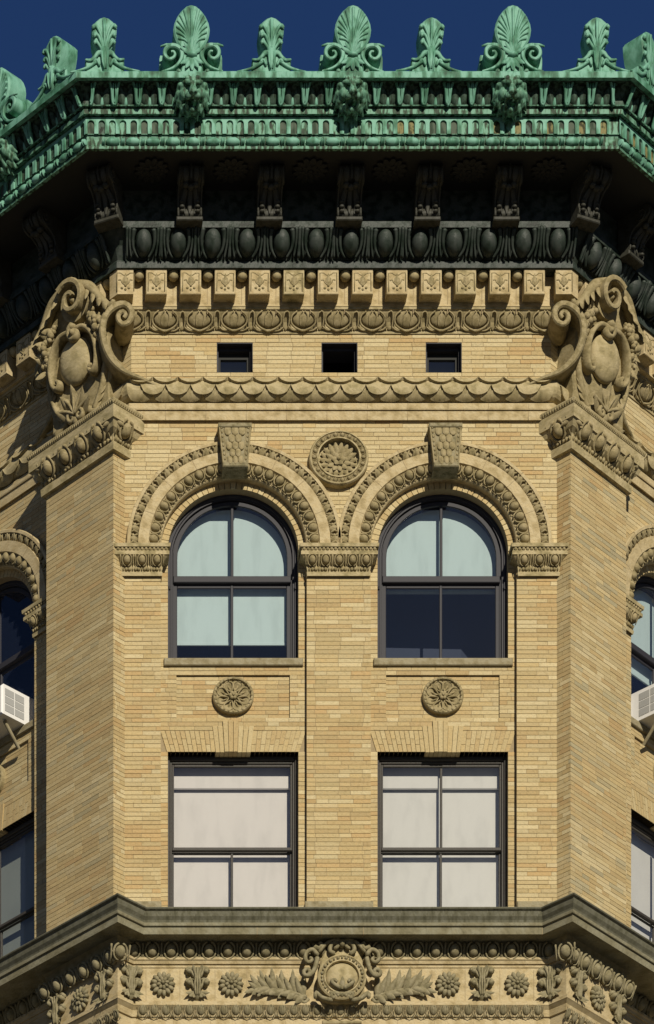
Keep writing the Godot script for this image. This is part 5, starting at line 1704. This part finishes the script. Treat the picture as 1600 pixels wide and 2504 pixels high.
	var ov := G.new()
	ov.lathe(Vector3(0, -0.01, 0), [Vector2(0.285, 0.05), Vector2(0.285, 0.1), Vector2(0.265, 0.115), Vector2(0.25, 0.1), Vector2(0.225, 0.1), Vector2(0.21, 0.12), Vector2(0.198, 0.12), Vector2(0.19, 0.09)], 40, 0.93)
	ov.ell(Vector3(0, -0.01, 0.06), Vector3(0.195, 0.175, 0.09), 20, 12)
	part("oval_shield", ov, M.carved_pale, ct)
	var bd := G.new()
	for i in 32:
		var a := TAU * i / 32.0
		bd.ell(Vector3(0.24 * cos(a), -0.01 + 0.223 * sin(a), 0.105), Vector3(0.02 if i % 2 else 0.012, 0.02, 0.022), 7, 5)
	part("bead_ring", bd, M.carved_dark, ct)
	var sc := G.new()
	for q in [-1.0, 1.0]:
		for list in [[720, 200, 760, 190, 800, 195, 850, 225, 890, 275], [780, 290, 810, 270, 805, 230, 770, 205, 750, 230, 775, 250], [925, 240, 890, 250, 870, 220, 890, 210], [905, 300, 940, 260, 985, 280, 995, 330, 970, 355, 945, 335, 960, 320], [905, 320, 925, 400, 960, 450, 1000, 450, 1005, 420, 975, 405, 960, 430, 975, 440], [720, 600, 780, 585, 800, 600, 785, 620, 765, 605], [800, 640, 870, 620, 915, 580, 920, 620]]:
			var p := curve(zp(list, 720, 460, s), 3)
			sc.stroke(p if q > 0 else mirror(p), 0.03, 0.022, 1.3, 6, 0.09)
		sc.stroke(curve([Vector2(q * 0.02, -0.16), Vector2(q * 0.09, -0.12), Vector2(q * 0.125, -0.08), Vector2(q * 0.09, -0.06), Vector2(q * 0.07, -0.085)], 4), 0.028, 0.018, 1.1, 6, 0.14)
	sc.leaf(Vector3(0, -0.17, 0.14), Vector3(0, 1, 0), Vector3(0, 0, 1), 0.17, 0.06, 0.0, 0.6)
	sc.ell(Vector3(0, 0.385, 0.1), Vector3(0.04, 0.05, 0.05), 8, 6)
	part("scrollwork", sc, M.carved_dark, ct)
	# stone plinths of the three brick strips stand on the ledge
	for span in [[300.0, 395.0], [746.0, 913.0], [1265.0, 1362.0]]:
		var pg := G.new()
		pg.bbox(Xv(span[0]), Xv(span[1]), Yv(2232), Yv(2203, 0.02), -0.09, 0.02, 0.006)
		part("plinth", pg, M.sill_stone, bld)
	# head of the keystone of the storey below, just showing
	var kg := G.new()
	kg.bbox(Xv(789), Xv(882), Yv(2540), Yv(2496, 0.08), -0.1, 0.06, 0.02)
	kg.tube([Vector3(Xv(788), Yv(2499, 0.08), 0.05), Vector3(Xv(883), Yv(2499, 0.08), 0.05)], [0.03, 0.03])
	part("lower_keystone", kg, M.carved, bld)

func window_unit(F: Transform3D, u: float, y: float, sg: float, label: String) -> void:   # room air conditioner in the lower sash; x0 is its side nearer the corner
	var r := hub("air_conditioner", self, "", at(F, u, y, -0.2))
	var g := G.new()
	g.bbox(-0.33, 0.33, 0.0, 0.36, -0.25, 0.52, 0.02)
	part("casing", g, M.white_plastic, r)
	for s in [-1.0, 1.0]:
		var gr := G.new()
		for i in 2:
			for j in 3:
				var z0 := 0.16 + i * 0.165
				var y0 := 0.045 + j * 0.095
				gr.box(minf(s * 0.325, s * 0.334), maxf(s * 0.325, s * 0.334), y0, y0 + 0.082, z0, z0 + 0.15)
		part("side_grille", gr, M.grey_grille, r)
	var fl := G.new()
	for k in 14:
		fl.box(-0.29, 0.29, 0.035 + k * 0.021, 0.047 + k * 0.021, 0.515, 0.527)
	part("front_grille", fl, M.grey_grille, r)
	for e in ([[-1.06, -0.33], [0.33, 0.5]] if sg < 0.0 else [[-0.5, -0.33], [0.33, 1.06]]):
		var ac := G.new()
		ac.bbox(e[0], e[1], 0.0, 0.36, -0.02, 0.0, 0.004)
		part("filler_panel", ac, M.white_plastic, r)
	for s in [-1.0, 1.0]:
		var br := G.new()
		br.tube([Vector3(s * 0.24, -0.01, 0.4), Vector3(s * 0.24, -0.26, 0.16)], [0.022, 0.022], Vector3(1, 0, 0))
		part("strut", br, M.sill_stone, r)
	tag(r, label, "air conditioner", "air conditioners in the side windows")

func core() -> void:   # the solid inside of the tower, its roof and the storeys below the picture
	var ring := []
	var inner := []
	for q in [[FL, -7.0], [FL, 0.0], [FR, 0.0], [FR, 7.0]]:
		for o in [-1.3, -0.5]:
			var w: Vector3 = q[0] * Vector3(q[1], 0, o)
			(ring if o == -0.5 else inner).append(Vector2(w.x, w.z))
	var g := G.new()
	var ytop := Yv(180, 1.6)
	var b := Yv(2525, 0.0)
	for i in 3:
		g.quad(Vector3(inner[i].x, 0, inner[i].y), Vector3(inner[i].x, ytop, inner[i].y), Vector3(inner[i + 1].x, ytop, inner[i + 1].y), Vector3(inner[i + 1].x, 0, inner[i + 1].y))
	var yf := [Yv(2236, 0.0), Yv(1790, 0.0), Yv(950, 0.0)]
	for y in yf:
		for i in 3:
			g.quad(Vector3(inner[i].x, y, inner[i].y), Vector3(inner[i + 1].x, y, inner[i + 1].y), Vector3(ring[i + 1].x, y, ring[i + 1].y), Vector3(ring[i].x, y, ring[i].y))
	part("interior", g, M.interior, bld)
	var l := G.new()
	for i in 3:
		l.quad(Vector3(ring[i].x, 0, ring[i].y), Vector3(ring[i].x, b, ring[i].y), Vector3(ring[i + 1].x, b, ring[i + 1].y), Vector3(ring[i + 1].x, 0, ring[i + 1].y))
	part("lower_storeys", l, M.terracotta, bld)

func _ready() -> void:
	rng.seed = 20
	patches.seed = 4
	patches.frequency = 0.014
	# camera: street level, across the street and a little left, a shifted long lens so that uprights stay upright
	var cam := Camera3D.new()
	cam.name = "camera"
	cam.position = Vector3(XC, EYE, D)
	cam.projection = Camera3D.PROJECTION_FRUSTUM
	cam.keep_aspect = Camera3D.KEEP_HEIGHT
	cam.near = 1.0
	cam.far = 400.0
	cam.size = 2504.0 * K / D
	cam.frustum_offset = Vector2((800.0 - PX0) * K / D, (HP - 1252.0) * K / D)
	add_child(cam)
	cam.current = true
	# sky, sun, exposure
	var env := Environment.new()
	env.background_mode = Environment.BG_SKY
	var sky := Sky.new()
	var sm := ProceduralSkyMaterial.new()
	sm.sky_top_color = Color(0.105, 0.205, 0.375)
	sm.sky_horizon_color = Color(0.5, 0.58, 0.68)
	sm.sky_curve = 0.13
	sm.ground_bottom_color = Color(0.2, 0.19, 0.17)
	sm.ground_horizon_color = Color(0.35, 0.38, 0.42)
	sm.sun_angle_max = 12.0
	sky.sky_material = sm
	env.sky = sky
	env.tonemap_mode = Environment.TONE_MAPPER_LINEAR
	env.tonemap_exposure = 0.97
	env.sdfgi_enabled = true
	env.ssao_enabled = true
	env.ssil_enabled = true
	var we := WorldEnvironment.new()
	we.name = "environment"
	we.environment = env
	add_child(we)
	var sun := DirectionalLight3D.new()
	sun.name = "sun"
	var az := deg_to_rad(12.0)
	var el := deg_to_rad(26.0)
	sun.look_at_from_position(Vector3(sin(az) * cos(el), sin(el), cos(az) * cos(el)), Vector3.ZERO)
	sun.light_energy = 1.5
	sun.light_color = Color(1.0, 0.965, 0.89)
	sun.light_angular_distance = 0.5
	sun.shadow_enabled = true
	add_child(sun)
	# places
	FL = Transform3D(Basis(Vector3(cos(TL), 0, sin(TL)), Vector3(0, 1, 0), Vector3(-sin(TL), 0, cos(TL))), Vector3(CL.x, 0, 0))
	FR = Transform3D(Basis(Vector3(cos(TR), 0, -sin(TR)), Vector3(0, 1, 0), Vector3(sin(TR), 0, cos(TR))), Vector3(CR.x, 0, 0))
	var fa: Vector3 = FL * Vector3(-6, 0, 0)
	var fb: Vector3 = FR * Vector3(6, 0, 0)
	OCT = [Vector2(fa.x, fa.z), CL, CR, Vector2(fb.x, fb.z)]
	materials()
	var board := mat("attic_board", Color(0.2, 0.22, 0.21), 0.8)
	var ground := MeshInstance3D.new()
	ground.name = "street"
	var pm := PlaneMesh.new()
	pm.size = Vector2(500, 500)
	ground.mesh = pm
	ground.material_override = M.asphalt
	ground.set_surface_override_material(0, M.asphalt)
	tag(ground, "asphalt street at the foot of the building", "", "", "structure")
	add_child(ground)
	bld = Node3D.new()
	bld.name = "tower_building"
	tag(bld, "buff brick corner tower with arched windows, terracotta ornament and green copper cornice", "building")
	add_child(bld)
	core()
	facade()
	for side in 2:
		corner(side)
	lay_bricks()
	var before := bld.get_child_count()
	cornice()
	var back := Vector3(0.016, 0.0967, -0.14)
	for i in range(before, bld.get_child_count()):
		bld.get_child(i).position += back
	bld.get_node("dentil_frieze").position += back
	belt()
	# window shades and air conditioners
	var u := [Xv(572.0), Xv(1085.5)]
	var zs := -0.345
	shade(FF, u[0], Yv(1574, zs), 0.0, zs, true, M.shade_cool, "pale shade drawn nearly down the left front arched window")
	shade(FF, u[1], Yv(1447, zs), 0.0, zs, true, M.shade_cool, "pale shade half drawn in the right front arched window")
	shade(FF, u[0], Yv(2250), Yv(1838, 0.0), zs, false, M.shade_warm, "pinkish white shade in the lower left front window", "", 0.09)
	shade(FF, u[1], Yv(2250), Yv(1838, 0.0), zs, false, M.shade_grey, "grey white shade in the lower right front window", "", 0.11)
	shade(FL, -2.50, Yv(2250), Yv(1838, 0.0), zs, false, M.shade_dim, "grey shade in the lower left side window at the edge of the picture")
	shade(FR, 2.50, Yv(2130), Yv(1838, 0.0), zs, false, M.shade_grey, "pale shade in the lower right side window at the edge of the picture")
	shade(FR, 2.50, Yv(1430), 0.0, zs, true, M.shade_cool, "pale green shade in the top of the right side arched window")
	window_unit(FL, -2.20, Yv(1608, -0.045), -1.0, "white air conditioner in the left side arched window")
	window_unit(FR, 2.20, Yv(1608, -0.045), 1.0, "white air conditioner in the right side arched window")
